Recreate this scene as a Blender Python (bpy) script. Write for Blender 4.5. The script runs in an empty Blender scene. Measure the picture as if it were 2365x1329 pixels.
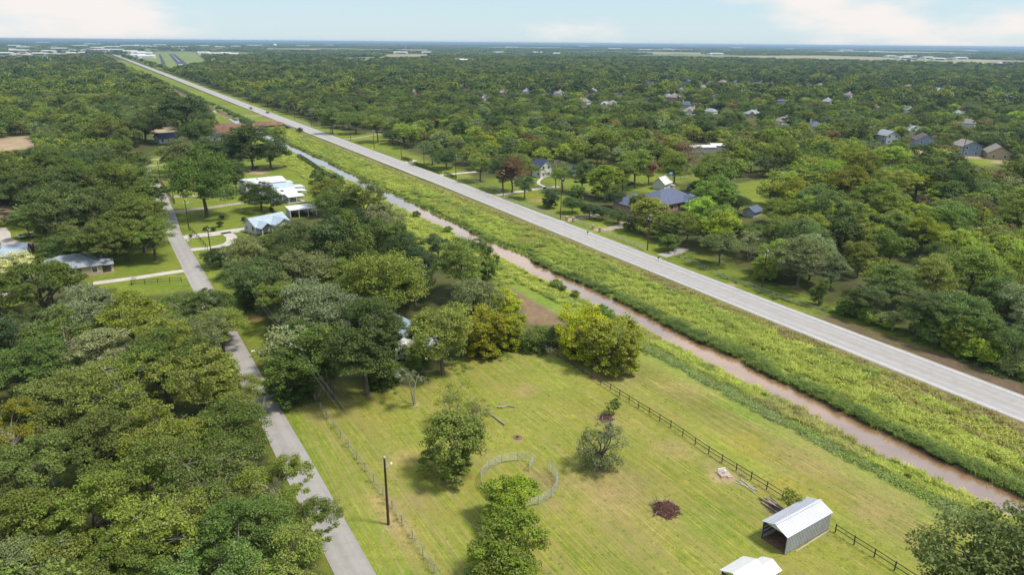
import bpy, math, random
import numpy as np

sc = bpy.context.scene
# ------------------------------------------------------------------ camera
CAM_H, FPX, CX, CY = 55.0, 1597.0, 1182.5, 664.5
PITCH, ROLL = math.atan((CY - 98.0) / FPX), 0.0085
FWD = np.array([0, math.cos(PITCH), -math.sin(PITCH)])
_r, _u = np.array([1.0, 0, 0]), np.array([0, math.sin(PITCH), math.cos(PITCH)])
RGT = _r * math.cos(ROLL) + _u * math.sin(ROLL)
UPV = -_r * math.sin(ROLL) + _u * math.cos(ROLL)
cam_d = bpy.data.cameras.new('camera')
cam = bpy.data.objects.new('camera', cam_d)
sc.collection.objects.link(cam)
from mathutils import Matrix, Vector, Euler
cam.matrix_world = Matrix(((RGT[0], UPV[0], -FWD[0], 0), (RGT[1], UPV[1], -FWD[1], 0),
                           (RGT[2], UPV[2], -FWD[2], CAM_H), (0, 0, 0, 1)))
cam_d.sensor_width = 36.0
cam_d.lens = FPX * 36.0 / 2365.0
cam_d.clip_start, cam_d.clip_end = 0.5, 120000.0
sc.camera = cam

# ------------------------------------------------------------------ sky, sun, exposure
SUN_EL, SUN_DIR = math.radians(61), (0.97, -0.24)       # horizontal direction towards the sun
world = bpy.data.worlds.new('World')
sc.world = world
world.use_nodes = True
wn, wl = world.node_tree.nodes, world.node_tree.links
wn.clear()
w_out = wn.new('ShaderNodeOutputWorld')
w_bg = wn.new('ShaderNodeBackground')
w_bg.inputs['Strength'].default_value = 0.102
w_sky = wn.new('ShaderNodeTexSky')
w_sky.sky_type = 'NISHITA'
w_sky.sun_disc = False
w_sky.sun_elevation = SUN_EL
w_sky.sun_rotation = math.atan2(SUN_DIR[0], SUN_DIR[1])
w_sky.altitude = 50
w_sky.air_density, w_sky.dust_density, w_sky.ozone_density = 1.0, 0.2, 2.0
w_tc = wn.new('ShaderNodeTexCoord')
w_noi = wn.new('ShaderNodeTexNoise')
w_noi.inputs['Scale'].default_value = 2.7
w_noi.inputs['Detail'].default_value = 6
w_noi.inputs['Roughness'].default_value = 0.55
w_noi.inputs['Distortion'].default_value = 0.1
w_map = wn.new('ShaderNodeMapping')
w_map.inputs['Location'].default_value = (7.7, 0.0, 0)
w_map.inputs['Scale'].default_value = (1.0, 1.0, 3.4)
wl.new(w_tc.outputs['Generated'], w_map.inputs[0]); wl.new(w_map.outputs[0], w_noi.inputs['Vector'])
w_rmp = wn.new('ShaderNodeMapRange')
w_rmp.interpolation_type = 'SMOOTHSTEP'
w_rmp.inputs['From Min'].default_value, w_rmp.inputs['From Max'].default_value = 0.48, 0.62
wl.new(w_noi.outputs['Fac'], w_rmp.inputs['Value'])
w_mix = wn.new('ShaderNodeMix'); w_mix.data_type = 'RGBA'
wl.new(w_rmp.outputs[0], w_mix.inputs['Factor'])
w_veil = wn.new('ShaderNodeMix'); w_veil.data_type = 'RGBA'        # thin high veil over the whole sky
w_veil.inputs['Factor'].default_value = 0.74
w_veil.inputs['B'].default_value = (3.9, 5.25, 6.15, 1)
wl.new(w_sky.outputs[0], w_veil.inputs['A'])
wl.new(w_veil.outputs['Result'], w_mix.inputs['A'])
w_mix.inputs['B'].default_value = (6.7, 6.35, 6.15, 1)
wl.new(w_mix.outputs['Result'], w_bg.inputs['Color'])
wl.new(w_bg.outputs[0], w_out.inputs[0])

sun_d = bpy.data.lights.new('sun', 'SUN')
sun_d.energy = 2.9
sun_d.angle = math.radians(9.0)
sun_d.color = (1.0, 0.945, 0.86)
sun = bpy.data.objects.new('sun', sun_d)
sc.collection.objects.link(sun)
_h = math.hypot(*SUN_DIR)
sun_vec = Vector((SUN_DIR[0] / _h * math.cos(SUN_EL), SUN_DIR[1] / _h * math.cos(SUN_EL), math.sin(SUN_EL)))
sun.rotation_euler = sun_vec.to_track_quat('Z', 'Y').to_euler()
sun.location = sun_vec * 300

vs = sc.view_settings
vs.view_transform, vs.look = 'Standard', 'None'
vs.exposure, vs.gamma = 0.48, 1.0
vs.use_curve_mapping = False
cy = sc.cycles
cy.max_bounces, cy.diffuse_bounces, cy.glossy_bounces = 5, 3, 2
cy.transmission_bounces, cy.transparent_max_bounces, cy.volume_bounces = 3, 4, 0
cy.use_denoising = True
cy.caustics_reflective = cy.caustics_refractive = False
cy.use_adaptive_sampling = True
cy.adaptive_threshold = 0.015
cy.sample_clamp_indirect = 4.0

# ------------------------------------------------------------------ helpers: place
rng = np.random.default_rng(11)
rnd = random.Random(5)
AZ = math.radians(-31.2)                       # the highway, ditch, lane and fences all run this way
DS = np.array([math.sin(AZ), math.cos(AZ)])    # along them
DT = np.array([math.cos(AZ), -math.sin(AZ)])   # across them, to the east


def G(px, py, z=0.0):
    """point of the plane at height z seen at photograph pixel (px, py), and its depth"""
    d = FWD + RGT * ((px - CX) / FPX) - UPV * ((py - CY) / FPX)
    k = (z - CAM_H) / d[2]
    return np.array([d[0] * k, d[1] * k]), k


def g3(px, py, z=0.0):
    p, _ = G(px, py, z)
    return (float(p[0]), float(p[1]), z)


def st(p):
    return float(p[0] * DS[0] + p[1] * DS[1]), float(p[0] * DT[0] + p[1] * DT[1])


def xy(s, t):
    return s * DS + t * DT


def project(P):
    d = np.asarray(P, float) - np.array([0, 0, CAM_H])
    zc = d @ FWD
    zs = np.where(np.abs(zc) < 1e-3, 1e-3, zc)
    return CX + FPX * (d @ RGT) / zs, CY - FPX * (d @ UPV) / zs, zc


def inside(poly, x, y):
    """vectorised point in polygon"""
    poly = np.asarray(poly, float)
    x, y = np.asarray(x, float), np.asarray(y, float)
    res = np.zeros(x.shape, bool)
    j = len(poly) - 1
    for i in range(len(poly)):
        xi, yi = poly[i]; xj, yj = poly[j]
        if yi != yj:
            res ^= ((yi > y) != (yj > y)) & (x < (xj - xi) * (y - yi) / (yj - yi) + xi)
        j = i
    return res


def seg_dist(pts, x, y):
    """distance to a polyline"""
    best = np.full(np.shape(x), 1e9)
    for a, b in zip(pts[:-1], pts[1:]):
        a, b = np.asarray(a, float), np.asarray(b, float)
        ab = b - a
        L = max(ab @ ab, 1e-9)
        k = np.clip(((x - a[0]) * ab[0] + (y - a[1]) * ab[1]) / L, 0, 1)
        best = np.minimum(best, np.hypot(x - a[0] - k * ab[0], y - a[1] - k * ab[1]))
    return best


def soft_inside(poly, x, y, soft):
    p = [tuple(q) for q in poly]
    sd = seg_dist(p + [p[0]], x, y)
    sd = np.where(inside(poly, x, y), sd, -sd)
    k = np.clip(sd / soft * 0.5 + 0.5, 0, 1)
    return k * k * (3 - 2 * k)


_perm = np.random.default_rng(3).permutation(512)


def vnoise(x, y, seed=0):
    x, y = np.asarray(x, float) + seed * 17.3, np.asarray(y, float) - seed * 9.1
    xi, yi = np.floor(x).astype(int), np.floor(y).astype(int)
    fx, fy = x - xi, y - yi
    fx, fy = fx * fx * (3 - 2 * fx), fy * fy * (3 - 2 * fy)
    h = lambda a, b: _perm[(_perm[a & 511] + b) & 511] / 511.0
    return ((h(xi, yi) * (1 - fx) + h(xi + 1, yi) * fx) * (1 - fy)
            + (h(xi, yi + 1) * (1 - fx) + h(xi + 1, yi + 1) * fx) * fy)


def fbm(x, y, seed=0):
    return (vnoise(x, y, seed) * 4 + vnoise(x * 2.1, y * 2.1, seed + 1) * 2 + vnoise(x * 4.3, y * 4.3, seed + 2)) / 7


# ------------------------------------------------------------------ helpers: meshes and objects
class MB:
    def __init__(self):
        self.v, self.f = [], []

    def add(self, vs, fs):
        o = len(self.v)
        self.v += [tuple(map(float, v)) for v in vs]
        self.f += [tuple(i + o for i in f) for f in fs]
        return self

    def box(self, c, s, rz=0.0):
        cx, cy_, cz = c; hx, hy, hz = s[0] / 2, s[1] / 2, s[2] / 2
        ca, sa = math.cos(rz), math.sin(rz)
        vs = []
        for dz in (-hz, hz):
            for dx, dy in ((-hx, -hy), (hx, -hy), (hx, hy), (-hx, hy)):
                vs.append((cx + dx * ca - dy * sa, cy_ + dx * sa + dy * ca, cz + dz))
        return self.add(vs, [(3, 2, 1, 0), (4, 5, 6, 7), (0, 1, 5, 4), (1, 2, 6, 5), (2, 3, 7, 6), (3, 0, 4, 7)])

    def bar(self, a, b, w, h=None):
        """a rectangular bar from a to b"""
        a, b = Vector(a), Vector(b)
        h = w if h is None else h
        d = (b - a).normalized()
        up = Vector((0, 0, 1)) if abs(d.z) < 0.95 else Vector((1, 0, 0))
        sx = d.cross(up).normalized() * (w / 2)
        sz = sx.cross(d).normalized() * (h / 2)
        vs = [p + q for p in (a, b) for q in (-sx - sz, sx - sz, sx + sz, -sx + sz)]
        return self.add(vs, [(3, 2, 1, 0), (4, 5, 6, 7), (0, 1, 5, 4), (1, 2, 6, 5), (2, 3, 7, 6), (3, 0, 4, 7)])

    def tube(self, pts, rad, n=6, cap=True):
        pts = [Vector(p) for p in pts]
        if not hasattr(rad, '__len__'):
            rad = [rad] * len(pts)
        vs, fs = [], []
        for i, p in enumerate(pts):
            d = (pts[min(i + 1, len(pts) - 1)] - pts[max(i - 1, 0)]).normalized()
            a = d.cross(Vector((0, 0, 1)) if abs(d.z) < 0.9 else Vector((1, 0, 0))).normalized()
            b = d.cross(a).normalized()
            for k in range(n):
                q = 2 * math.pi * k / n
                vs.append(p + (a * math.cos(q) + b * math.sin(q)) * rad[i])
        for i in range(len(pts) - 1):
            for k in range(n):
                k2 = (k + 1) % n
                fs.append((i * n + k, i * n + k2, (i + 1) * n + k2, (i + 1) * n + k))
        if cap:
            fs.append(tuple(range(n))[::-1])
            fs.append(tuple((len(pts) - 1) * n + k for k in range(n)))
        return self.add(vs, fs)

    def lathe(self, c, prof, n=16):
        vs, fs = [], []
        for r, z in prof:
            for k in range(n):
                q = 2 * math.pi * k / n
                vs.append((c[0] + r * math.cos(q), c[1] + r * math.sin(q), c[2] + z))
        for i in range(len(prof) - 1):
            for k in range(n):
                k2 = (k + 1) % n
                fs.append((i * n + k, i * n + k2, (i + 1) * n + k2, (i + 1) * n + k))
        fs.append(tuple(range(n))[::-1]); fs.append(tuple((len(prof) - 1) * n + k for k in range(n)))
        return self.add(vs, fs)

    def slab(self, poly, thick):
        """a plate: 3-D polygon (counter-clockwise from above) thickened downwards"""
        n = len(poly)
        vs = list(poly) + [(p[0], p[1], p[2] - thick) for p in poly]
        fs = [tuple(range(n)), tuple(range(2 * n - 1, n - 1, -1))]
        fs += [(i, i + n, (i + 1) % n + n, (i + 1) % n) for i in range(n)]
        return self.add(vs, fs)

    def build(self, name, mat, parent=None, smooth=False):
        me = bpy.data.meshes.new(name)
        me.from_pydata(self.v, [], self.f)
        me.materials.append(mat)
        if smooth:
            me.polygons.foreach_set('use_smooth', [True] * len(me.polygons))
        me.update()
        return link(name, me, parent)


def link(name, me, parent=None):
    o = bpy.data.objects.new(name, me)
    sc.collection.objects.link(o)
    if parent is not None:
        o.parent = parent
    return o


def np_mesh(name, verts, faces, mats, smooth=False):
    """mesh from arrays, all faces with the same number of corners"""
    me = bpy.data.meshes.new(name)
    verts = np.asarray(verts, np.float32); faces = np.asarray(faces, np.int32)
    k = faces.shape[1]
    me.vertices.add(len(verts)); me.vertices.foreach_set('co', verts.ravel())
    me.loops.add(faces.size); me.loops.foreach_set('vertex_index', faces.ravel())
    me.polygons.add(len(faces))
    me.polygons.foreach_set('loop_start', np.arange(0, faces.size, k, dtype=np.int32))
    if smooth:
        me.polygons.foreach_set('use_smooth', np.ones(len(faces), bool))
    me.update(calc_edges=True)
    me.validate()
    for m in mats:
        me.materials.append(m)
    return me


def tag(o, label=None, cat=None, group=None, kind=None):
    if label: o['label'] = label
    if cat: o['category'] = cat
    if group: o['group'] = group
    if kind: o['kind'] = kind
    return o


def thing(name, label, cat, loc=(0, 0, 0), rz=0.0, group=None, scale=None):
    o = bpy.data.objects.new(name, None)
    sc.collection.objects.link(o)
    o.location = loc
    o.rotation_euler = (0, 0, rz)
    o.empty_display_size = 0.5
    if scale: o.scale = scale
    return tag(o, label, cat, group)


def copy_tree(o, parent=None):
    c = o.copy()
    sc.collection.objects.link(c)
    c.parent = parent
    for ch in o.children:
        copy_tree(ch, c)
    return c


# ------------------------------------------------------------------ helpers: materials
def ntree(name):
    m = bpy.data.materials.new(name)
    m.use_nodes = True
    nt = m.node_tree
    nt.nodes.clear()
    out = nt.nodes.new('ShaderNodeOutputMaterial')
    return m, nt, out


def nd(nt, typ, ins=None, **kw):
    n = nt.nodes.new(typ)
    for k, v in kw.items():
        setattr(n, k, v)
    for k, v in (ins or {}).items():
        if hasattr(v, 'is_linked') or hasattr(v, 'links'):
            nt.links.new(v, n.inputs[k])
        else:
            n.inputs[k].default_value = v
    return n


def mixc(nt, fac, a, b, blend='MIX'):
    n = nd(nt, 'ShaderNodeMix', data_type='RGBA', blend_type=blend)
    for key, v in (('Factor', fac), ('A', a), ('B', b)):
        if hasattr(v, 'links'):
            nt.links.new(v, n.inputs[key])
        elif key == 'Factor':
            n.inputs[key].default_value = v
        else:
            n.inputs[key].default_value = tuple(v) + ((1,) if len(v) == 3 else ())
    return n.outputs['Result']


def noise(nt, vec, scale, detail=3.0, rough=0.55):
    n = nd(nt, 'ShaderNodeTexNoise', {'Scale': scale, 'Detail': detail, 'Roughness': rough})
    nt.links.new(vec, n.inputs['Vector'])
    return n.outputs['Fac']


def remap(nt, v, a, b, c=0.0, d=1.0):
    n = nd(nt, 'ShaderNodeMapRange', {'Value': v, 'From Min': a, 'From Max': b, 'To Min': c, 'To Max': d})
    return n.outputs[0]


def mat(name, col, rough=0.7, var=0.25, scale=1.5, metal=0.0, dirt=None, bump=0.0, spec=0.3, streak=None):
    """surface of one colour with procedural variation, dirt and fine relief"""
    m, nt, out = ntree(name)
    tc = nd(nt, 'ShaderNodeTexCoord').outputs['Object']
    vec = tc
    if streak:
        vec = nd(nt, 'ShaderNodeMapping', {'Vector': tc, 'Scale': streak}).outputs[0]
    n1 = noise(nt, vec, scale, 5)
    lo = tuple(c * (1 - var) for c in col); hi = tuple(min(1, c * (1 + var)) for c in col)
    c = mixc(nt, remap(nt, n1, 0.3, 0.7), lo, hi)
    if dirt:
        n2 = noise(nt, tc, scale * 0.37, 6, 0.65)
        c = mixc(nt, remap(nt, n2, 0.5, 0.75, 0, dirt[1]), c, dirt[0])
    b = nd(nt, 'ShaderNodeBsdfPrincipled', {'Roughness': rough, 'Metallic': metal, 'Base Color': c})
    b.inputs['Specular IOR Level'].default_value = spec
    if bump:
        bn = nd(nt, 'ShaderNodeBump', {'Height': noise(nt, vec, scale * 4, 4), 'Strength': bump, 'Distance': 0.05})
        nt.links.new(bn.outputs[0], b.inputs['Normal'])
    nt.links.new(b.outputs[0], out.inputs[0])
    return m
# ================================================================== THE GROUND
# widths across the corridor, in metres east of the camera: lane 15-19, paddock fence 68, ditch 92-99, highway 116-127
LANE_L, LANE_R, FENCE_T = 15.0, 19.0, 68.0
BR_S = 492.0                                     # where the highway bridges a creek


def hw_off(s):
    return np.clip((np.asarray(s, float) - 90) / 160, 0, 1) * 2.2


def wob(s):
    s = np.asarray(s, float)
    return (vnoise(s / 13, s * 0, 4) - 0.5) * 2.2 + (vnoise(s / 4.5, s * 0 + 3, 5) - 0.5) * 0.9


def ground_z(s, t):
    s, t = np.asarray(s, float), np.asarray(t, float)
    a = wob(s)
    b = wob(s + 400)
    tl = t - a * np.clip((t - 80) / 10, 0, 1) * np.clip((94.0 - t) / 3, 0, 1)
    tl = tl - b * np.clip((t - 94.0) / 3, 0, 1) * np.clip((112 - t) / 8, 0, 1)
    z = np.interp(tl, [-1e5, 80, 84, 91.2, 92.4, 96.0, 97.2, 102.0, 110, 114.5, 116, 128.5, 131, 134, 1e5],
                  [0, 0, -0.05, -0.85, -1.4, -1.4, -0.85, -0.25, 0.05, 0.15, 0.2, 0.2, 0.0, 0, 0])
    # the ditch runs nearly dry towards the far end
    dry = np.clip((s - 330) / 260, 0, 1) * np.clip(vnoise(s / 26, s * 0 + 7, 9) * 1.9 - 0.35, 0, 1)
    inb = (tl > 88.5) & (tl < 100.5)
    z = np.where(inb, z + 0.55 * dry * np.clip(1 - np.abs(tl - 94.2) / 6, 0, 1) + 0.32 * dry, z)
    fade = np.clip((s - 2100) / 300, 0, 1)
    z = z * (1 - fade)
    creek = np.exp(-((s - BR_S - (t - 120) * 0.15) / 8.0) ** 2) * np.clip((t - 96) / 8, 0, 1) * np.clip((190 - t) / 30, 0, 1)
    z = z - creek * 3.0
    und = (fbm(s / 30, t / 30, 12) - 0.5) * 0.5 * np.clip((np.abs(t - 60) - 5) / 30, 0, 1) * np.clip((80 - t) / 20, 0, 1)
    return z + und * 0.0


def px_poly(pts, z=0.0):
    return [tuple(G(x, y, z)[0]) for x, y in pts]


C_FOREST = (0.080, 0.085, 0.030)
C_PAD = (0.205, 0.228, 0.030)
C_DRY = (0.30, 0.235, 0.095)
C_LAWN = (0.168, 0.205, 0.030)
C_LUSH = (0.19, 0.245, 0.028)
C_TAN = (0.38, 0.28, 0.18)
C_BROWN = (0.205, 0.145, 0.085)
C_BANK = (0.19, 0.25, 0.042)
C_RED = (0.20, 0.105, 0.06)

PADDOCK = px_poly([(640, 932), (720, 902), (800, 888), (880, 882), (960, 850), (1030, 838), (1110, 815), (1200, 800), (1310, 812),
                   (1480, 800), (1700, 925), (1900, 1032), (2200, 1190), (2500, 1360), (2500, 1600), (900, 1600), (868, 1329)])
# bare or mown land that no tree grows on: (colour, soft edge in m, photo outline)
PATCHES = [
    (C_PAD, 1.5, PADDOCK),
    (C_LAWN, 2.0, px_poly([(205, 610), (300, 585), (405, 565), (420, 628), (432, 640), (440, 665), (330, 690), (225, 690), (200, 660)])),
    (C_LAWN, 1.5, px_poly([(415, 545), (530, 556), (505, 600), (520, 640), (545, 690), (600, 740), (650, 790), (635, 850), (585, 830), (560, 790), (470, 640)])),
    (C_LAWN, 2.5, px_poly([(322, 392), (345, 372), (430, 372), (560, 375), (590, 352), (640, 345), (700, 352), (748, 388), (722, 440), (720, 470),
                           (700, 505), (640, 510), (600, 530), (520, 560), (430, 570), (398, 500), (385, 470), (360, 420)])),
    (C_LAWN, 3.0, px_poly([(640, 258), (720, 288), (800, 304), (880, 308), (900, 325), (945, 352), (1000, 378), (1050, 385), (1100, 412), (1230, 412), (1290, 440), (1340, 460),
                           (1370, 500), (1450, 525), (1500, 560), (1570, 580), (1650, 600), (1760, 650), (1900, 722), (1850, 740), (1500, 600), (1000, 395), (640, 265)])),
    (C_PAD, 2.0, px_poly([(1150, 465), (1210, 445), (1290, 452), (1285, 495), (1230, 490)])),
    (C_LAWN, 2.5, px_poly([(1690, 425), (1765, 415), (1775, 455), (1765, 500), (1725, 500), (1690, 465)])),
    (C_LAWN, 3.0, px_poly([(1200, 405), (1300, 395), (1440, 385), (1580, 400), (1560, 440), (1440, 445), (1330, 440), (1230, 420)])),
    (C_BROWN, 1.2, px_poly([(1135, 632), (1165, 638), (1235, 672), (1315, 715), (1300, 752), (1215, 748), (1195, 690)])),
    (C_TAN, 4.0, px_poly([(-60, 325), (76, 312), (80, 342), (-60, 352)])),
    (C_LAWN, 2.0, px_poly([(-60, 690), (60, 678), (60, 705), (-60, 715)])),
    (C_LAWN, 2.0, px_poly([(-40, 520), (95, 508), (100, 560), (85, 580), (85, 605), (-40, 612)])),
    (C_RED, 4.0, px_poly([(482, 300), (495, 272), (545, 278), (566, 288), (560, 302), (520, 318)])),
    (C_RED, 4.0, px_poly([(580, 275), (645, 272), (662, 288), (645, 302), (610, 304)])),
    (C_TAN, 4.0, px_poly([(340, 302), (345, 290), (372, 292), (420, 302), (410, 316), (360, 314)])),
    (C_LAWN, 4.0, px_poly([(350, 360), (350, 385), (440, 385), (430, 362)])),
    (C_TAN, 3.0, px_poly([(555, 395), (590, 385), (606, 392), (580, 402)])),
    (C_TAN, 2.0, px_poly([(-30, 472), (48, 478), (48, 505), (-30, 512)])),
    (C_TAN, 5.0, px_poly([(2040, 340), (2200, 352), (2330, 372), (2330, 380), (2180, 366), (2040, 352)])),
    (C_LAWN, 5.0, px_poly([(2210, 366), (2290, 368), (2300, 382), (2220, 380)])),
    (C_LAWN, 5.0, px_poly([(1550, 398), (1600, 392), (1650, 398), (1640, 415), (1570, 418)])),
]
SPOTS = [   # bare or dry spots in the paddock: pixel, radius m, colour, weight
    ((1215, 902), 2.6, C_DRY, 0.7), ((1420, 1135), 6.5, C_DRY, 0.75), ((1330, 1110), 3.0, C_DRY, 0.55), ((1042, 1103), 1.3, C_TAN, 0.95),
    ((960, 936), 0.9, C_TAN, 0.9), ((1387, 1084), 1.4, C_TAN, 0.8), ((1196, 1013), 0.9, C_TAN, 0.8), ((1537, 1180), 2.0, C_TAN, 0.8),
    ((1672, 1100), 2.0, C_TAN, 0.85), ((1560, 1035), 3.5, C_DRY, 0.55), ((1640, 1075), 2.2, C_DRY, 0.6), ((898, 1214), 0.8, C_TAN, 0.8),
    ((1255, 1110), 2.6, C_BROWN, 0.55), ((1280, 1165), 1.6, C_DRY, 0.8), ((1300, 800), 2.0, C_BROWN, 0.8), ((900, 880), 3.5, C_DRY, 0.7),
    ((1000, 855), 3.0, C_DRY, 0.6), ((1270, 820), 3.0, C_DRY, 0.5), ((1240, 840), 7.0, C_LUSH, 0.75), ((1390, 865), 3.0, C_DRY, 0.7),
    ((1410, 972), 1.5, C_TAN, 0.8), ((930, 1060), 3.0, C_DRY, 0.5), ((960, 1160), 3.0, C_DRY, 0.5), ((1130, 1060), 3.0, C_DRY, 0.35),
    ((1690, 660), 1.5, C_TAN, 0.9), ((1440, 880), 4.0, C_DRY, 0.5), ((1790, 1180), 1.6, C_BROWN, 0.8), ((1240, 462), 5.0, C_DRY, 0.6),
    ((1700, 1280), 6.0, C_LUSH, 0.5), ((1640, 1200), 4.0, C_LUSH, 0.35), ((660, 388), 4.0, C_RED, 0.6), ((630, 385), 4.0, C_TAN, 0.5),
    ((780, 910), 3.0, C_BROWN, 0.5), ((590, 735), 2.0, C_RED, 0.6), ((600, 400), 4.0, C_TAN, 0.7), ((1480, 1240), 5.0, C_DRY, 0.35),
    ((1850, 1060), 7.0, C_DRY, 0.35), ((2030, 1160), 6.0, C_DRY, 0.45), ((1600, 905), 5.0, C_DRY, 0.35), ((1720, 1020), 4.0, (0.24, 0.22, 0.03), 0.7),
    ((1850, 1120), 5.0, (0.24, 0.22, 0.03), 0.6), ((1540, 960), 3.5, (0.22, 0.22, 0.03), 0.6), ((1800, 1120), 3.0, (0.24, 0.22, 0.03), 0.5),
]


def steps(spec):
    out = [spec[0][0]]
    for a, b, h in spec:
        n = max(1, int(round((b - a) / h)))
        out += list(np.linspace(a, b, n + 1)[1:])
    return np.array(out)


S = steps([(-60000, -6000, 9000), (-6000, -400, 800), (-400, -20, 38), (-20, 20, 4), (20, 210, 1.0), (210, 420, 2.0), (420, 760, 4.0),
           (760, 1500, 14), (1500, 3000, 60), (3000, 9000, 500), (9000, 70000, 6100)])
T = steps([(-60000, -5000, 6100), (-5000, -900, 400), (-900, -250, 25), (-250, -60, 5), (-60, 10, 2.0), (10, 136, 0.9), (136, 200, 2.0),
           (200, 420, 4.0), (420, 1200, 20), (1200, 6000, 250), (6000, 70000, 6400)])
SS, TT = np.meshgrid(S, T, indexing='ij')
ss, tt = SS.ravel(), TT.ravel()
gx, gy = ss * DS[0] + tt * DT[0], ss * DS[1] + tt * DT[1]
gz = ground_z(ss, tt)
col = np.tile(np.array(C_FOREST), (len(ss), 1))


def lay(w, c):
    w = np.clip(w, 0, 1)[:, None]
    col[:] = col * (1 - w) + np.array(c) * w


def band(lo, hi, soft=1.0, s0=-1e6, s1=1e6, ssoft=6.0):
    w = np.clip((tt - lo) / soft + 0.5, 0, 1) * np.clip((hi - tt) / soft + 0.5, 0, 1)
    return w * np.clip((ss - s0) / ssoft + 0.5, 0, 1) * np.clip((s1 - ss) / ssoft + 0.5, 0, 1)


nz1 = fbm(gx / 9, gy / 9, 20)
nz2 = fbm(gx / 3.2, gy / 3.2, 24)
lay(np.clip(nz1 * 2.4 - 0.8, 0, 1) * 0.6, (0.11, 0.125, 0.03))
near = (np.abs(ss) < 900) & (np.abs(tt) < 600)
for c, soft, poly in PATCHES:
    w = np.zeros(len(ss))
    w[near] = soft_inside(poly, gx[near] + (nz2[near] - 0.5) * soft * 2, gy[near] + (nz1[near] - 0.5) * soft * 2, soft)
    lay(w, c)
# the long corridor strips
lay(band(14, 19.5, 1.0, -60, 330) * 0.5, C_PAD)
lay(band(18.5, 24.5, 2.0, -40, 104) * 0.8, C_LUSH)
lay(band(22.5, 25.5, 1.2, -40, 104) * np.clip(nz1 * 3 - 1.1, 0, 1), C_DRY)
lay(band(69, 74, 2.0, -40, 95) * 0.55, C_LUSH)
lay(band(74, 83, 2.0, -40, 95) * (0.25 + 0.45 * nz1), (0.13, 0.13, 0.035))
lay(band(80, 90.8, 1.2, -200, 2300), C_BANK)
lay(band(90.6, 97.6, 0.6, -200, 2300), (0.17, 0.115, 0.07))
lay(band(97.4, 117, 1.0, -200, 2300), C_BANK)
lay(band(99, 116, 1.0, 440, 2300, 60), C_LAWN)
lay(band(78, 92, 1.0, 470, 2300, 60), C_LAWN)
lay(band(112.4, 118.5, 1.4, -200, 600) * (0.6 + 0.5 * nz2) * np.clip(1.25 - ss / 260, 0.4, 1), (0.19, 0.13, 0.075))
lay(band(126, 136, 2.5, 60, 2300), C_LAWN)
lay(band(125.5, 131.5, 1.5, -200, 84) * (0.65 + 0.35 * nz2), (0.15, 0.10, 0.07))
for p, r, c, w in SPOTS:
    q, _ = G(*p)
    dd = np.hypot((gx - q[0]) + (nz2 - 0.5) * r, (gy - q[1]) + (nz1 - 0.5) * r)
    k = np.clip(1.25 - dd / r, 0, 1)
    lay(k * k * (3 - 2 * k) * w * (0.95 + 0.8 * nz2), c)
mown = np.zeros(len(ss))
mown[near] = soft_inside(PADDOCK, gx[near], gy[near], 2.0)
col *= (1 + (nz1 - 0.5) * 0.35)[:, None] * (1 + (fbm(gx / 26, gy / 26, 31) - 0.5) * 0.3)[:, None]
idx = np.arange(len(ss)).reshape(SS.shape)
quads = np.stack([idx[:-1, :-1].ravel(), idx[:-1, 1:].ravel(), idx[1:, 1:].ravel(), idx[1:, :-1].ravel()], 1)


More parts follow.
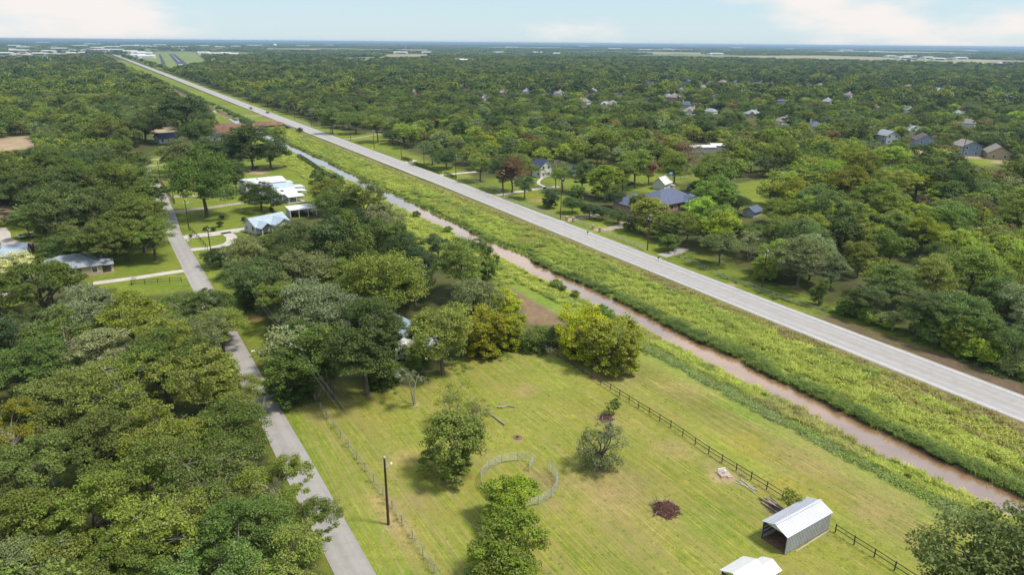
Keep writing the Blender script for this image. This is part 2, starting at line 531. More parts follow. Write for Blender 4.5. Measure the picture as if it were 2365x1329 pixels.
def ground_material():
    m, nt, out = ntree('grass and soil')
    tc = nd(nt, 'ShaderNodeTexCoord').outputs['Object']
    at = nd(nt, 'ShaderNodeAttribute', attribute_name='soil')
    mw = nd(nt, 'ShaderNodeAttribute', attribute_name='mown')
    rot = nd(nt, 'ShaderNodeMapping', {'Vector': tc, 'Rotation': (0, 0, AZ)}).outputs[0]
    strip = nd(nt, 'ShaderNodeMapping', {'Vector': rot, 'Scale': (1.0, 0.045, 1.0)}).outputs[0]
    streak = noise(nt, strip, 1.1, 4, 0.6)
    fine = noise(nt, tc, 5.0, 3, 0.7)
    mid = noise(nt, tc, 0.9, 4, 0.6)
    big = noise(nt, tc, 0.12, 4, 0.6)
    c = at.outputs['Color']
    f1_ = remap(nt, fine, 0.25, 0.75, 0.62, 1.38)
    c = mixc(nt, 1.0, c, nd(nt, 'ShaderNodeCombineColor', {'Red': f1_, 'Green': f1_, 'Blue': f1_}).outputs[0], 'MULTIPLY')
    thin = noise(nt, nd(nt, 'ShaderNodeMapping', {'Vector': rot, 'Scale': (1.0, 0.03, 1.0)}).outputs[0], 3.6, 3, 0.65)
    th_ = nd(nt, 'ShaderNodeMath', {0: mw.outputs['Fac'], 1: remap(nt, thin, 0.48, 0.66, 0.0, 0.7)}, operation='MULTIPLY').outputs[0]
    c = mixc(nt, th_, c, (0.36, 0.33, 0.10))
    c = mixc(nt, 1.0, c, nd(nt, 'ShaderNodeCombineColor', {'Red': remap(nt, mid, 0.25, 0.75, 0.72, 1.28), 'Green': remap(nt, mid, 0.25, 0.75, 0.80, 1.2), 'Blue': remap(nt, mid, 0.25, 0.75, 0.75, 1.25)}).outputs[0], 'MULTIPLY')
    c = mixc(nt, 1.0, c, nd(nt, 'ShaderNodeCombineColor', {'Red': remap(nt, big, 0.3, 0.7, 0.80, 1.2), 'Green': remap(nt, big, 0.3, 0.7, 0.92, 1.08), 'Blue': remap(nt, big, 0.3, 0.7, 0.8, 1.2)}).outputs[0], 'MULTIPLY')
    mo = nd(nt, 'ShaderNodeMath', {0: mw.outputs['Fac'], 1: remap(nt, streak, 0.42, 0.64, 0.0, 0.55)}, operation='MULTIPLY').outputs[0]
    c = mixc(nt, mo, c, C_DRY)
    # beyond a few kilometres the land is a patchwork of woods and pale fields
    far = noise(nt, nd(nt, 'ShaderNodeMapping', {'Vector': tc, 'Scale': (0.55, 1.0, 1.0)}).outputs[0], 0.0011, 4, 0.6)
    dist = nd(nt, 'ShaderNodeVectorMath', {0: tc}, operation='LENGTH').outputs['Value']
    fw = nd(nt, 'ShaderNodeMath', {0: remap(nt, dist, 2400, 3600), 1: remap(nt, far, 0.50, 0.58)}, operation='MULTIPLY').outputs[0]
    c = mixc(nt, fw, c, mixc(nt, remap(nt, noise(nt, tc, 0.003, 2), 0.4, 0.6), (0.16, 0.16, 0.06), (0.27, 0.22, 0.13)))
    b = nd(nt, 'ShaderNodeBsdfPrincipled', {'Roughness': 0.95, 'Base Color': c})
    b.inputs['Specular IOR Level'].default_value = 0.1
    bn = nd(nt, 'ShaderNodeBump', {'Height': noise(nt, tc, 2.2, 5, 0.7), 'Strength': 0.55, 'Distance': 0.18})
    nt.links.new(bn.outputs[0], b.inputs['Normal'])
    nt.links.new(b.outputs[0], out.inputs[0])
    return m


gme = np_mesh('ground', np.stack([gx, gy, gz], 1), quads, [ground_material()], True)
ca = gme.attributes.new('soil', 'FLOAT_COLOR', 'POINT')
ca.data.foreach_set('color', np.concatenate([col, np.ones((len(col), 1))], 1).astype(np.float32).ravel())
ma = gme.attributes.new('mown', 'FLOAT', 'POINT')
ma.data.foreach_set('value', mown.astype(np.float32))
tag(link('ground', gme), 'mown paddock, lawns, verges and forest floor under everything', 'ground', kind='structure')

# ------------------------------------------------------------------ water in the ditch
m_water, nt, out = ntree('muddy water')
tc = nd(nt, 'ShaderNodeTexCoord').outputs['Object']
c = mixc(nt, remap(nt, noise(nt, tc, 0.25, 4), 0.35, 0.65), (0.29, 0.16, 0.095), (0.35, 0.20, 0.125))
b = nd(nt, 'ShaderNodeBsdfPrincipled', {'Roughness': 0.03, 'IOR': 1.9, 'Base Color': c})
b.inputs['Specular IOR Level'].default_value = 1.0
b.inputs['Coat Weight'].default_value = 1.0
b.inputs['Coat IOR'].default_value = 1.75
b.inputs['Coat Roughness'].default_value = 0.02
bn = nd(nt, 'ShaderNodeBump', {'Height': noise(nt, tc, 1.6, 3), 'Strength': 0.05, 'Distance': 0.03})
nt.links.new(bn.outputs[0], b.inputs['Normal'])
nt.links.new(b.outputs[0], out.inputs[0])
wm = MB()
wm.add([(*xy(s, t), -0.9) for s in (-60, 200, 500, 1000, 2200) for t in (86.5, 101.5)],
       [(2 * i, 2 * i + 1, 2 * i + 3, 2 * i + 2) for i in range(4)])
tag(wm.build('water', m_water), 'muddy brown water in the straight drainage ditch', 'water', kind='structure')


# ------------------------------------------------------------------ roads
def strip_mesh(name, pts, width, z, m, parent=None, taper=None, zfun=None):
    """a flat road strip along ground points"""
    pts = [np.asarray(p, float) for p in pts]
    vs = []
    for i, p in enumerate(pts):
        d = pts[min(i + 1, len(pts) - 1)] - pts[max(i - 1, 0)]
        d = d / np.linalg.norm(d)
        n = np.array([-d[1], d[0]])
        w = (width[i] if hasattr(width, '__len__') else width) / 2
        for q in (p + n * w, p - n * w):
            vs.append((q[0], q[1], z if zfun is None else zfun(q)))
    mb = MB().add(vs, [(2 * i, 2 * i + 1, 2 * i + 3, 2 * i + 2) for i in range(len(pts) - 1)])
    return mb.build(name, m, parent)


def smooth_path(pts, step=4.0):
    """Catmull-Rom through ground points"""
    P = [np.asarray(p, float) for p in pts]
    P = [2 * P[0] - P[1]] + P + [2 * P[-1] - P[-2]]
    out = []
    for i in range(1, len(P) - 2):
        n = max(2, int(np.linalg.norm(P[i + 1] - P[i]) / step))
        for k in range(n):
            u = k / n
            out.append(0.5 * (2 * P[i] + (P[i + 1] - P[i - 1]) * u + (2 * P[i - 1] - 5 * P[i] + 4 * P[i + 1] - P[i + 2]) * u * u
                              + (3 * P[i] - P[i - 1] - 3 * P[i + 1] + P[i + 2]) * u ** 3))
    out.append(P[-2])
    return out


def road_material(name, base, light, lane_tracks, seed):
    m, nt, out = ntree(name)
    tc = nd(nt, 'ShaderNodeTexCoord').outputs['Object']
    rot = nd(nt, 'ShaderNodeMapping', {'Vector': tc, 'Rotation': (0, 0, AZ), 'Location': (seed, 0, 0)}).outputs[0]
    strip = nd(nt, 'ShaderNodeMapping', {'Vector': rot, 'Scale': (1.0, 0.012, 1.0)}).outputs[0]
    c = mixc(nt, remap(nt, noise(nt, strip, 0.9, 4, 0.6), 0.3, 0.7), base, light)
    c = mixc(nt, remap(nt, noise(nt, tc, 0.5, 6, 0.7), 0.45, 0.75, 0, 0.45), c, tuple(v * 0.6 for v in base))
    c = mixc(nt, remap(nt, noise(nt, tc, 9.0, 3, 0.8), 0.3, 0.7, 0.0, 0.35), c, tuple(v * 0.65 for v in base))
    if lane_tracks:   # worn wheel paths, and narrow darker joints
        sx = nd(nt, 'ShaderNodeSeparateXYZ', {0: rot}).outputs[0]
        wv = nd(nt, 'ShaderNodeTexWave', {'Scale': 0.155, 'Distortion': 0.25, 'Detail': 2.0}, wave_type='BANDS', bands_direction='X')
        nt.links.new(rot, wv.inputs['Vector'])
        c = mixc(nt, remap(nt, wv.outputs['Fac'], 0.55, 1.0, 0.0, 0.4), c, tuple(v * 0.72 for v in base))
    b = nd(nt, 'ShaderNodeBsdfPrincipled', {'Roughness': 0.85, 'Base Color': c})
    b.inputs['Specular IOR Level'].default_value = 0.25
    bn = nd(nt, 'ShaderNodeBump', {'Height': noise(nt, tc, 12.0, 3, 0.7), 'Strength': 0.3, 'Distance': 0.02})
    nt.links.new(bn.outputs[0], b.inputs['Normal'])
    nt.links.new(b.outputs[0], out.inputs[0])
    return m


m_highway = road_material('worn pale asphalt', (0.375, 0.355, 0.35), (0.50, 0.47, 0.46), True, 0)
m_lane = road_material('grey chip seal', (0.34, 0.315, 0.295), (0.44, 0.41, 0.38), False, 5)
m_gravel = mat('pale gravel', (0.36, 0.30, 0.24), 0.95, 0.25, 0.8, dirt=((0.2, 0.15, 0.10), 0.6), bump=0.4)
m_conc = mat('driveway concrete', (0.52, 0.47, 0.42), 0.9, 0.12, 0.5, dirt=((0.3, 0.26, 0.21), 0.4))
m_white = mat('road paint', (0.74, 0.73, 0.69), 0.7, 0.12, 3.0, dirt=((0.42, 0.39, 0.36), 0.6))
m_yellow = mat('yellow road paint', (0.42, 0.33, 0.18), 0.7, 0.2, 3.0, dirt=((0.36, 0.33, 0.30), 0.8))

hs = list(np.arange(-60, 300, 3.0)) + list(np.arange(300, 700, 8.0)) + list(np.arange(700, 4200, 60.0))
hpts = [xy(s, 121.3 + float(hw_off(s)) + 0.004 * max(0, s - 500)) for s in hs]
highway = strip_mesh('highway', hpts, [10.0 + 0.5 * (vnoise(i * 0.37, 0.0, 13) - 0.5) for i in range(len(hpts))], 0.235, m_highway)
tag(highway, 'straight pale two-lane highway running to the horizon', 'road', kind='structure')


def hoff(d):
    return [p + DT * d for p in hpts]


for dd_ in (-4.1, 4.1):
    strip_mesh('edge_line', hoff(dd_), 0.16, 0.241, m_white, highway)
for dd_ in (-0.13, 0.13):
    strip_mesh('center_line', hoff(dd_), 0.11, 0.241, m_yellow, highway)

lane_pts = [xy(s, 17.0) for s in np.arange(-40, 226, 6.0)]
lane_pts += smooth_path([xy(226, 17.0)] + [G(*p)[0] for p in ((392, 505), (376, 465), (356, 422), (348, 405), (334, 391), (316, 380), (292, 371))], 4)[1:]
lane_w = [3.9 + 0.5 * (vnoise(i * 0.31, 0.0, 2) - 0.5) + 0.3 * (i > 30) for i in range(len(lane_pts))]
lane = strip_mesh('lane', lane_pts, lane_w, 0.03, m_lane)
tag(lane, 'narrow grey country lane beside the paddock', 'road', kind='structure')

DRIVES = [
    ('driveway', 'pale concrete drive sweeping to the metal-roofed house', m_conc, 4.6, [(413, 552), (450, 545), (490, 541), (520, 536), (560, 531), (600, 528)]),
    ('driveway', 'curved loop of concrete drive around the small lawn', m_conc, 3.0, [(520, 537), (535, 548), (530, 562), (500, 571), (465, 575), (437, 578)]),
    ('driveway', 'gravel drive to the white farmhouse', m_gravel, 3.4, [(386, 491), (430, 486), (480, 481), (530, 473), (570, 468), (610, 468)]),
    ('driveway', 'short gravel drive behind the big pecan', m_gravel, 3.2, [(372, 458), (410, 454), (450, 452), (500, 449), (545, 446), (560, 440)]),
    ('driveway', 'red brick drive apron at the lane bend', mat('red brick drive', (0.34, 0.19, 0.13), 0.9, 0.2, 1.0), 4.0, [(353, 414), (375, 415), (402, 413)]),
    ('driveway', 'thin gravel track under the dark oaks', m_gravel, 3.0, [(338, 384), (370, 381), (410, 378), (442, 373)]),
    ('driveway', 'second thin gravel track beyond the lane bend', m_gravel, 3.0, [(330, 372), (360, 368), (400, 363)]),
    ('driveway', 'narrow concrete drive to the porch house', m_conc, 2.6, [(424, 626), (380, 632), (330, 640), (270, 648), (215, 655)]),
    ('driveway', 'two-rut track inside the dark wood', m_gravel, 2.2, [(280, 804), (310, 797), (345, 793)]),
    ('driveway', 'long concrete drive to the white dormer house', m_conc, 3.2, [(1108, 456), (1135, 452), (1180, 446), (1230, 438), (1290, 431)]),
    ('path', 'winding footpath at the white dormer house', m_conc, 1.4, [(1258, 437), (1256, 430), (1244, 425), (1246, 416), (1254, 411)]),
    ('driveway', 'gravel drive through the western brick gate', m_gravel, 3.4, [(1283, 515), (1315, 509), (1345, 503), (1385, 497)]),
    ('driveway', 'gravel drive through the eastern brick gate', m_gravel, 3.6, [(1343, 540), (1375, 533), (1420, 526), (1445, 515), (1458, 497), (1465, 485)]),
    ('driveway', 'asphalt drive at the wooden rail fence', m_lane, 3.4, [(1500, 601), (1530, 592), (1560, 583), (1580, 574)]),
    ('driveway', 'pale drive between the clipped hedges', m_conc, 3.0, [(1002, 408), (1030, 404), (1065, 400), (1100, 397)]),
    ('driveway', 'short pale drive at the hedge end', m_conc, 3.0, [(922, 377), (945, 374), (960, 370)]),
    ('driveway', 'long pale drive across the far lawn', m_gravel, 3.2, [(786, 322), (815, 320), (850, 314), (880, 309)]),
    ('path', 'pale dirt track crossing to the highway', m_gravel, 4.0, [(470, 272), (510, 270), (560, 268), (606, 267)]),
]
for nm, lb, m, w, pts in DRIVES:
    path = smooth_path([G(*p)[0] for p in pts], 2.5)
    tag(strip_mesh(nm, path, w, 0.026 if m is not m_lane else 0.03, m, zfun=lambda q: float(ground_z(*st(q))) + 0.022), lb, 'driveway', kind='structure')
pad = [(*p, 0.028) for p in px_poly([(-60, 528), (14, 526), (24, 538), (26, 550), (48, 559), (96, 562), (70, 573), (30, 580), (-60, 590)])]
tag(MB().add(pad, [tuple(range(len(pad)))[::-1]]).build('driveway', m_conc), 'wide pale concrete yard by the trampoline', 'driveway', kind='structure')
pad = [(*p, 0.028) for p in px_poly([(-60, 678), (44, 672), (48, 682), (-60, 692)])]
tag(MB().add(pad, [tuple(range(len(pad)))[::-1]]).build('driveway', m_conc), 'strip of concrete drive at the pale flowering tree', 'driveway', kind='structure')

# ------------------------------------------------------------------ far land: airfield, fields, sand
m_airgrass = mat('airfield grass', (0.17, 0.215, 0.06), 0.95, 0.2, 0.01)
m_field = mat('pasture', (0.19, 0.21, 0.07), 0.95, 0.3, 0.004, streak=(0.4, 2, 1))
m_hay = mat('hay field', (0.30, 0.27, 0.14), 0.95, 0.3, 0.004, streak=(0.4, 2, 1))
m_sand = mat('bare sand', (0.55, 0.44, 0.33), 0.95, 0.2, 0.01)
m_tarmac = mat('runway asphalt', (0.045, 0.055, 0.085), 0.8, 0.25, 0.02)
FAR_LAND, FIELD_PX = [], []


def land(name, label, m, pts, z=0.06):
    P = px_poly(pts)
    FAR_LAND.append(P)
    FIELD_PX.append(pts)
    o = MB().add([(*p, z) for p in P], [tuple(range(len(P)))]).build(name, m)
    if o.data.polygons[0].normal.z < 0:
        o.data.flip_normals()
    return tag(o, label, 'field', kind='structure')


land('airfield', 'open green grass around the two runways', m_airgrass, [(272, 127), (290, 121), (440, 119), (455, 128), (470, 135), (485, 150), (440, 158), (395, 168), (345, 150)])
land('field', 'pale pasture strip right of the airfield', m_airgrass, [(440, 121), (560, 122), (690, 126), (700, 130), (560, 130), (455, 128)], 0.07)
land('field', 'bright sand strip beyond the airfield trees', m_sand, [(640, 139), (760, 131), (772, 134), (720, 141)], 0.08)
land('field', 'bright sandy clearing beyond the dark trees', m_sand, [(775, 140), (850, 140), (875, 145), (800, 146)], 0.08)
land('field', 'green pasture behind the sandy clearing', m_field, [(770, 134), (860, 131), (990, 131), (980, 139), (860, 140), (775, 139)], 0.07)
land('field', 'tan field by the long white sheds', m_hay, [(870, 127), (960, 125), (1020, 127), (1010, 133), (900, 133)], 0.07)
land('field', 'long pale green pasture below the skyline', m_field, [(1440, 128), (1560, 124), (1760, 130), (2060, 140), (2020, 146), (1800, 141), (1600, 136)], 0.07)
land('field', 'tan hay land near the new housing', m_hay, [(1660, 128), (1900, 128), (2365, 140), (2450, 152), (2200, 152), (1900, 139)], 0.08)
land('field', 'tan strip of bare ground left of the highway end', m_sand, [(-60, 130), (110, 131), (130, 137), (-60, 136)], 0.08)
land('field', 'pale bare strip beside the highway end', m_sand, [(160, 115), (245, 112), (250, 116), (165, 120)], 0.08)
land('field', 'tan stubble field among the far right woods', m_hay, [(1760, 116), (2050, 118), (2330, 124), (2200, 127), (1900, 121)], 0.07)
land('field', 'pale cleared land left of the far town', m_sand, [(20, 104), (160, 104), (190, 107), (40, 108)], 0.07)
land('field', 'green fields behind the airfield hangars', m_field, [(300, 113), (520, 113), (560, 117), (310, 117)], 0.07)
land('field', 'pale ribbon of open land in the far centre', m_hay, [(1000, 108), (1300, 109), (1330, 112), (1020, 111)], 0.07)
land('field', 'pale strip of open land behind the water tower', m_hay, [(600, 111), (800, 112), (1000, 114), (990, 117), (780, 116), (610, 114)], 0.07)
land('field', 'faint tan strip under the centre right horizon', m_hay, [(1300, 112), (1700, 114), (1690, 117), (1320, 115)], 0.07)
land('field', 'faint green strip under the right horizon', m_field, [(1900, 112), (2365, 115), (2365, 118), (1900, 115)], 0.07)
land('field', 'faint pale strip under the left horizon', m_hay, [(0, 93), (250, 95), (250, 98), (0, 96)], 0.07)
land('field', 'pale bare blocks around the town warehouses', m_sand, [(0, 122), (150, 123), (200, 125), (60, 126)], 0.07)
land('field', 'narrow pasture beneath the right skyline', m_hay, [(1050, 117), (1450, 119), (1700, 122), (1700, 126), (1300, 123)], 0.07)
rw = land('runway', 'broad dark asphalt runway with white bars', m_tarmac, [(389, 124.5), (403, 124.5), (437, 151), (411, 151)], 0.12)
for px in (413.5, 418, 422.5, 427, 431.5):
    a = [(*G(px + dx, y)[0], 0.2) for dx, y in ((0, 149.6), (2.4, 149.6), (0.6, 147.8), (-1.8, 147.8))]
    MB().add(a, [(0, 1, 2, 3)]).build('threshold_bar', m_white, rw)
a = [(*G(x, y)[0], 0.2) for x, y in ((414, 143), (415.2, 143), (397.5, 126), (397.0, 126))]
MB().add(a, [(0, 1, 2, 3)]).build('center_line', m_white, rw)
land('taxiway', 'narrow dark taxiway left of the runway', m_tarmac, [(366.5, 125), (371, 125), (383.5, 150), (374, 150)], 0.12)
# ================================================================== TREES
def foliage_material(name, source, up=0.0, trans=0.24):
    m, nt, out = ntree(name)
    if source == 'object':
        base = nd(nt, 'ShaderNodeObjectInfo').outputs['Color']
    else:
        base = nd(nt, 'ShaderNodeAttribute', attribute_name='tint', attribute_type='INSTANCER').outputs['Color']
    lv = nd(nt, 'ShaderNodeAttribute', attribute_name='leafvar')
    hsv = nd(nt, 'ShaderNodeHueSaturation', {'Color': base})
    sep = nd(nt, 'ShaderNodeSeparateColor', {0: lv.outputs['Color']})
    nt.links.new(remap(nt, sep.outputs[0], 0, 1, 0.478, 0.515), hsv.inputs['Hue'])
    nt.links.new(remap(nt, sep.outputs[1], 0, 1, 0.55, 1.55), hsv.inputs['Value'])
    nt.links.new(remap(nt, sep.outputs[0], 0, 1, 0.9, 1.08), hsv.inputs['Saturation'])
    gn = nd(nt, 'ShaderNodeNewGeometry').outputs['Normal']
    nm = nd(nt, 'ShaderNodeMix', {'Factor': up}, data_type='VECTOR')
    nt.links.new(gn, nm.inputs['A']); nm.inputs['B'].default_value = (0, 0, 1)
    nv = nd(nt, 'ShaderNodeVectorMath', {0: nm.outputs['Result']}, operation='NORMALIZE').outputs[0]
    d = nd(nt, 'ShaderNodeBsdfPrincipled', {'Base Color': hsv.outputs[0], 'Roughness': 0.6, 'Normal': nv})
    d.inputs['Specular IOR Level'].default_value = 0.22
    tcol = mixc(nt, 1.0, hsv.outputs[0], (1.25, 1.35, 0.55), 'MULTIPLY')
    t = nd(nt, 'ShaderNodeBsdfTranslucent', {'Color': tcol})
    mx = nd(nt, 'ShaderNodeMixShader', {0: trans})
    nt.links.new(d.outputs[0], mx.inputs[1]); nt.links.new(t.outputs[0], mx.inputs[2])
    nt.links.new(mx.outputs[0], out.inputs[0])
    return m


m_leaf = foliage_material('foliage', 'object')
m_leaf_far = foliage_material('forest foliage', 'instancer')
m_grass = foliage_material('grass blades', 'instancer', 0.7, 0.3)
m_bark = mat('bark', (0.13, 0.105, 0.085), 0.95, 0.4, 2.5, bump=0.5, streak=(1, 1, 0.25))
m_greybark = mat('weathered grey wood', (0.33, 0.29, 0.25), 0.95, 0.3, 3.0, bump=0.4, streak=(1, 1, 0.3))


def unit(v):
    return v / np.maximum(np.linalg.norm(v, axis=-1, keepdims=True), 1e-6)


def leaf_mesh(name, P, Nrm, size, var, m, r, aspect=0.62):
    """one diamond-shaped leaf spray per point"""
    n = len(P)
    rv = unit(r.normal(size=(n, 3)))
    u = unit(np.cross(Nrm, rv))
    v = np.cross(Nrm, u)
    a = u * (size * 0.62)[:, None]
    b = v * (size * 0.62 * aspect)[:, None]
    droop = Nrm * (size * 0.16)[:, None]
    V = np.stack([P + a - droop, P + b, P - a - droop, P - b], 1).reshape(-1, 3)
    F = np.arange(4 * n).reshape(n, 4)
    me = np_mesh(name, V, F, [m])
    col4 = np.repeat(np.concatenate([var, np.zeros((n, 1)), np.ones((n, 1))], 1), 4, axis=0)
    me.attributes.new('leafvar', 'FLOAT_COLOR', 'POINT').data.foreach_set('color', col4.astype(np.float32).ravel())
    return me


def limb(mb, a, b, r0, r1, r, n=6, sag=0.12, seg=4):
    a, b = np.asarray(a, float), np.asarray(b, float)
    L = np.linalg.norm(b - a)
    pts, rad = [], []
    off = r.normal(size=3) * L * 0.06
    for k in range(seg + 1):
        u = k / seg
        p = a + (b - a) * u + off * math.sin(u * math.pi) + np.array([0, 0, L * sag * math.sin(u * math.pi)])
        pts.append(p); rad.append(r0 + (r1 - r0) * u)
    mb.tube(pts, rad, n)
    return pts


def make_tree(seed, W, H, zb, lobes, clumps, leaves, leaf, m, lobe_r=(0.24, 0.33), flat=0.8, low=-0.3, clump_r=0.30, twigs=10,
              fork=0, top=1.0, skirt=0, spread=0.62, solid=True, bark=None, droop=0.0, trunk_r=None, stretch=1.0):
    """returns (trunk mesh, crown mesh); W, H in metres, zb = height where the crown starts"""
    r = np.random.default_rng(seed)
    zc = (zb + H) / 2
    rad = np.array([W / 2, W / 2, (H - zb) / 2])
    L = []
    for i in range(lobes):
        for _ in range(30):
            d = unit(r.normal(size=3)); d[2] = d[2] * 0.9 + 0.12 * top
            d = unit(d)
            c = np.array([0, 0, zc]) + d * rad * (spread * (0.75 + 0.4 * r.random()))
            if all(np.linalg.norm((c - q) / (1, 1, flat)) > W * 0.17 for q, _ in L):
                break
        L.append((c, W * r.uniform(*lobe_r)))
    for i in range(skirt):
        a = 6.283 * i / skirt + r.random() * 0.5
        L.append((np.array([math.cos(a) * W * 0.27, math.sin(a) * W * 0.27, H * r.uniform(0.14, 0.24)]), W * r.uniform(0.15, 0.2)))
    if solid:
        L.append((np.array([0, 0, zc + rad[2] * 0.12]), W * 0.32))
    C = []
    for c, lr in L:
        n = 0
        tries = 0
        while n < clumps and tries < clumps * 8:
            tries += 1
            d = unit(r.normal(size=3))
            if d[2] < low:
                continue
            p = c + d * np.array([lr, lr, lr * flat]) * r.uniform(0.72, 1.12)
            if p[2] < zb * 0.82:
                continue
            if any(np.linalg.norm((p - q) / np.array([1, 1, flat])) < qr * 0.62 for q, qr in L if q is not c):
                if r.random() < 0.85:
                    continue
            C.append((p, lr * clump_r * 2 * r.uniform(0.6, 1.25)))
            n += 1
    P, N, Vr = [], [], []
    for p, cr in C:
        k = int(leaves * r.uniform(0.7, 1.3))
        d = unit(r.normal(size=(k, 3)))
        d[:, 2] = np.where(d[:, 2] < -0.2, d[:, 2] * 0.5, d[:, 2])
        q = p + d * cr * (r.random((k, 1)) ** 0.45) * np.array([1, 1, 0.62 * stretch])
        if droop:
            q[:, 2] -= droop * r.random(k) ** 2
        P.append(q)
        N.append(unit(d * 0.55 + np.array([0, 0, 0.75]) + r.normal(size=(k, 3)) * 0.5))
        hv, vv = r.random(), r.random()
        Vr.append(np.clip(np.stack([hv * 0.6 + r.random(k) * 0.4, vv * 0.45 + r.random(k) * 0.55], 1), 0, 1))
    P, N, Vr = np.concatenate(P), np.concatenate(N), np.concatenate(Vr)
    P[:, 2] = np.maximum(P[:, 2], 0.05)
    crown = leaf_mesh('crown', P, N, leaf * r.uniform(0.65, 1.3, len(P)), Vr, m, r)
    mb = MB()
    tr = trunk_r or W * 0.026 + 0.05
    base = np.array([0, 0, -0.15])
    if fork:
        for k in range(fork):
            a = 2 * math.pi * k / fork + r.random()
            tipv = np.array([math.cos(a) * W * 0.2, math.sin(a) * W * 0.2, zb + (H - zb) * 0.45])
            pts = limb(mb, base + np.array([math.cos(a), math.sin(a), 0]) * tr * 0.6, tipv, tr * 0.8, tr * 0.35, r, 7, 0.02, 6)
            for c, lr in L[k::fork]:
                limb(mb, pts[3 + (lobes > 4)], c, tr * 0.35, 0.03, r, 5)
    else:
        topz = zb + (H - zb) * 0.35
        trunk = [base, (0.1 * r.normal(), 0.1 * r.normal(), zb * 0.5), (0.25 * r.normal(), 0.25 * r.normal(), topz)]
        mb.tube([trunk[0], (0, 0, 0.25), trunk[1], trunk[2]], [tr * 1.5, tr * 1.05, tr * 0.9, tr * 0.5], 8)
        for c, lr in L:
            u = r.uniform(0.35, 1.0)
            a = np.array(trunk[1]) * (1 - u) + np.array(trunk[2]) * u
            limb(mb, a, c, tr * 0.45, 0.05, r, 5)
    for k in range(twigs):
        p, cr = C[r.integers(len(C))]
        q = min(L, key=lambda z_: np.linalg.norm(z_[0] - p))[0]
        d = unit(p - q + np.array([0, 0, 0.2]))
        limb(mb, q, p + d * cr * r.uniform(0.6, 1.3), 0.05, 0.012, r, 4, 0.05, 3)
    trunk_me = bpy.data.meshes.new('trunk')
    trunk_me.from_pydata(mb.v, [], mb.f)
    trunk_me.materials.append(bark or m_bark)
    trunk_me.update()
    return trunk_me, crown


# kind: (width, height, crown centre height, [(trunk, crown) meshes])
KIND = {}


def kind(name, W, H, zb, n, seed, **kw):
    KIND[name] = (W, H, zb * 0.45 + H * 0.55, [make_tree(seed + i * 7, W, H, zb, m=m_leaf, **kw) for i in range(n)])


kind('pecan', 13.0, 13.0, 3.6, 5, 100, lobes=13, clumps=15, leaves=125, leaf=0.255, low=-0.1, lobe_r=(0.13, 0.24), spread=0.78, clump_r=0.24, twigs=22, solid=False)
kind('snag', 13.0, 12.5, 3.6, 2, 120, lobes=12, clumps=13, leaves=105, leaf=0.25, low=-0.1, lobe_r=(0.13, 0.24), spread=0.8, clump_r=0.24, twigs=75, solid=False, bark=m_greybark)
kind('oak', 12.0, 9.0, 2.0, 3, 140, lobes=10, clumps=18, leaves=120, leaf=0.23, low=-0.35, lobe_r=(0.20, 0.27), flat=0.7, spread=0.66, clump_r=0.24, twigs=3)
kind('elm', 9.5, 11.5, 2.8, 4, 170, lobes=11, clumps=13, leaves=120, leaf=0.235, low=-0.4, lobe_r=(0.17, 0.26), spread=0.7, twigs=12, solid=False)
kind('young', 8.5, 9.0, 1.3, 3, 200, skirt=4, lobes=9, clumps=12, leaves=120, leaf=0.26, low=-0.6, lobe_r=(0.17, 0.25), spread=0.7, flat=0.95, twigs=8, clump_r=0.28)
kind('bushy', 8.5, 9.0, 0.3, 3, 215, skirt=7, lobes=12, clumps=12, leaves=115, leaf=0.25, low=-0.7, lobe_r=(0.15, 0.23), spread=0.74, flat=1.0, twigs=4, clump_r=0.27, top=-0.3)
kind('vine', 5.0, 9.0, 0.3, 2, 230, lobes=8, clumps=11, leaves=90, leaf=0.24, low=-0.9, lobe_r=(0.2, 0.3), spread=0.78, flat=1.25, twigs=0, droop=0.6, stretch=1.5)
kind('shrub', 4.0, 3.2, 0.15, 3, 250, lobes=6, clumps=10, leaves=60, leaf=0.2, low=-0.5, lobe_r=(0.2, 0.3), spread=0.6, twigs=3, trunk_r=0.05)
kind('sparse', 7.0, 9.0, 4.2, 1, 270, lobes=6, clumps=6, leaves=38, leaf=0.18, low=-0.2, lobe_r=(0.14, 0.22), spread=0.8, twigs=34, fork=2, solid=False, bark=m_greybark, trunk_r=0.2)
kind('thin', 8.5, 8.5, 1.6, 2, 280, lobes=9, clumps=8, leaves=52, leaf=0.19, low=-0.6, lobe_r=(0.16, 0.24), spread=0.72, twigs=40, fork=3, solid=False, bark=m_greybark, trunk_r=0.16)
kind('willow', 6.5, 8.5, 0.6, 1, 291, skirt=5, lobes=13, clumps=9, leaves=42, leaf=0.18, low=-0.8, lobe_r=(0.14, 0.22), spread=0.75, flat=1.1, twigs=24, droop=0.7, solid=False, top=-0.6)
kind('sapling', 2.6, 3.6, 1.0, 2, 300, lobes=4, clumps=5, leaves=34, leaf=0.24, low=-0.8, lobe_r=(0.2, 0.3), spread=0.6, twigs=4, trunk_r=0.05)
kind('dead', 9.0, 9.5, 3.0, 2, 310, lobes=9, clumps=8, leaves=42, leaf=0.22, low=-0.4, lobe_r=(0.18, 0.26), spread=0.74, twigs=60, solid=False, bark=m_greybark)

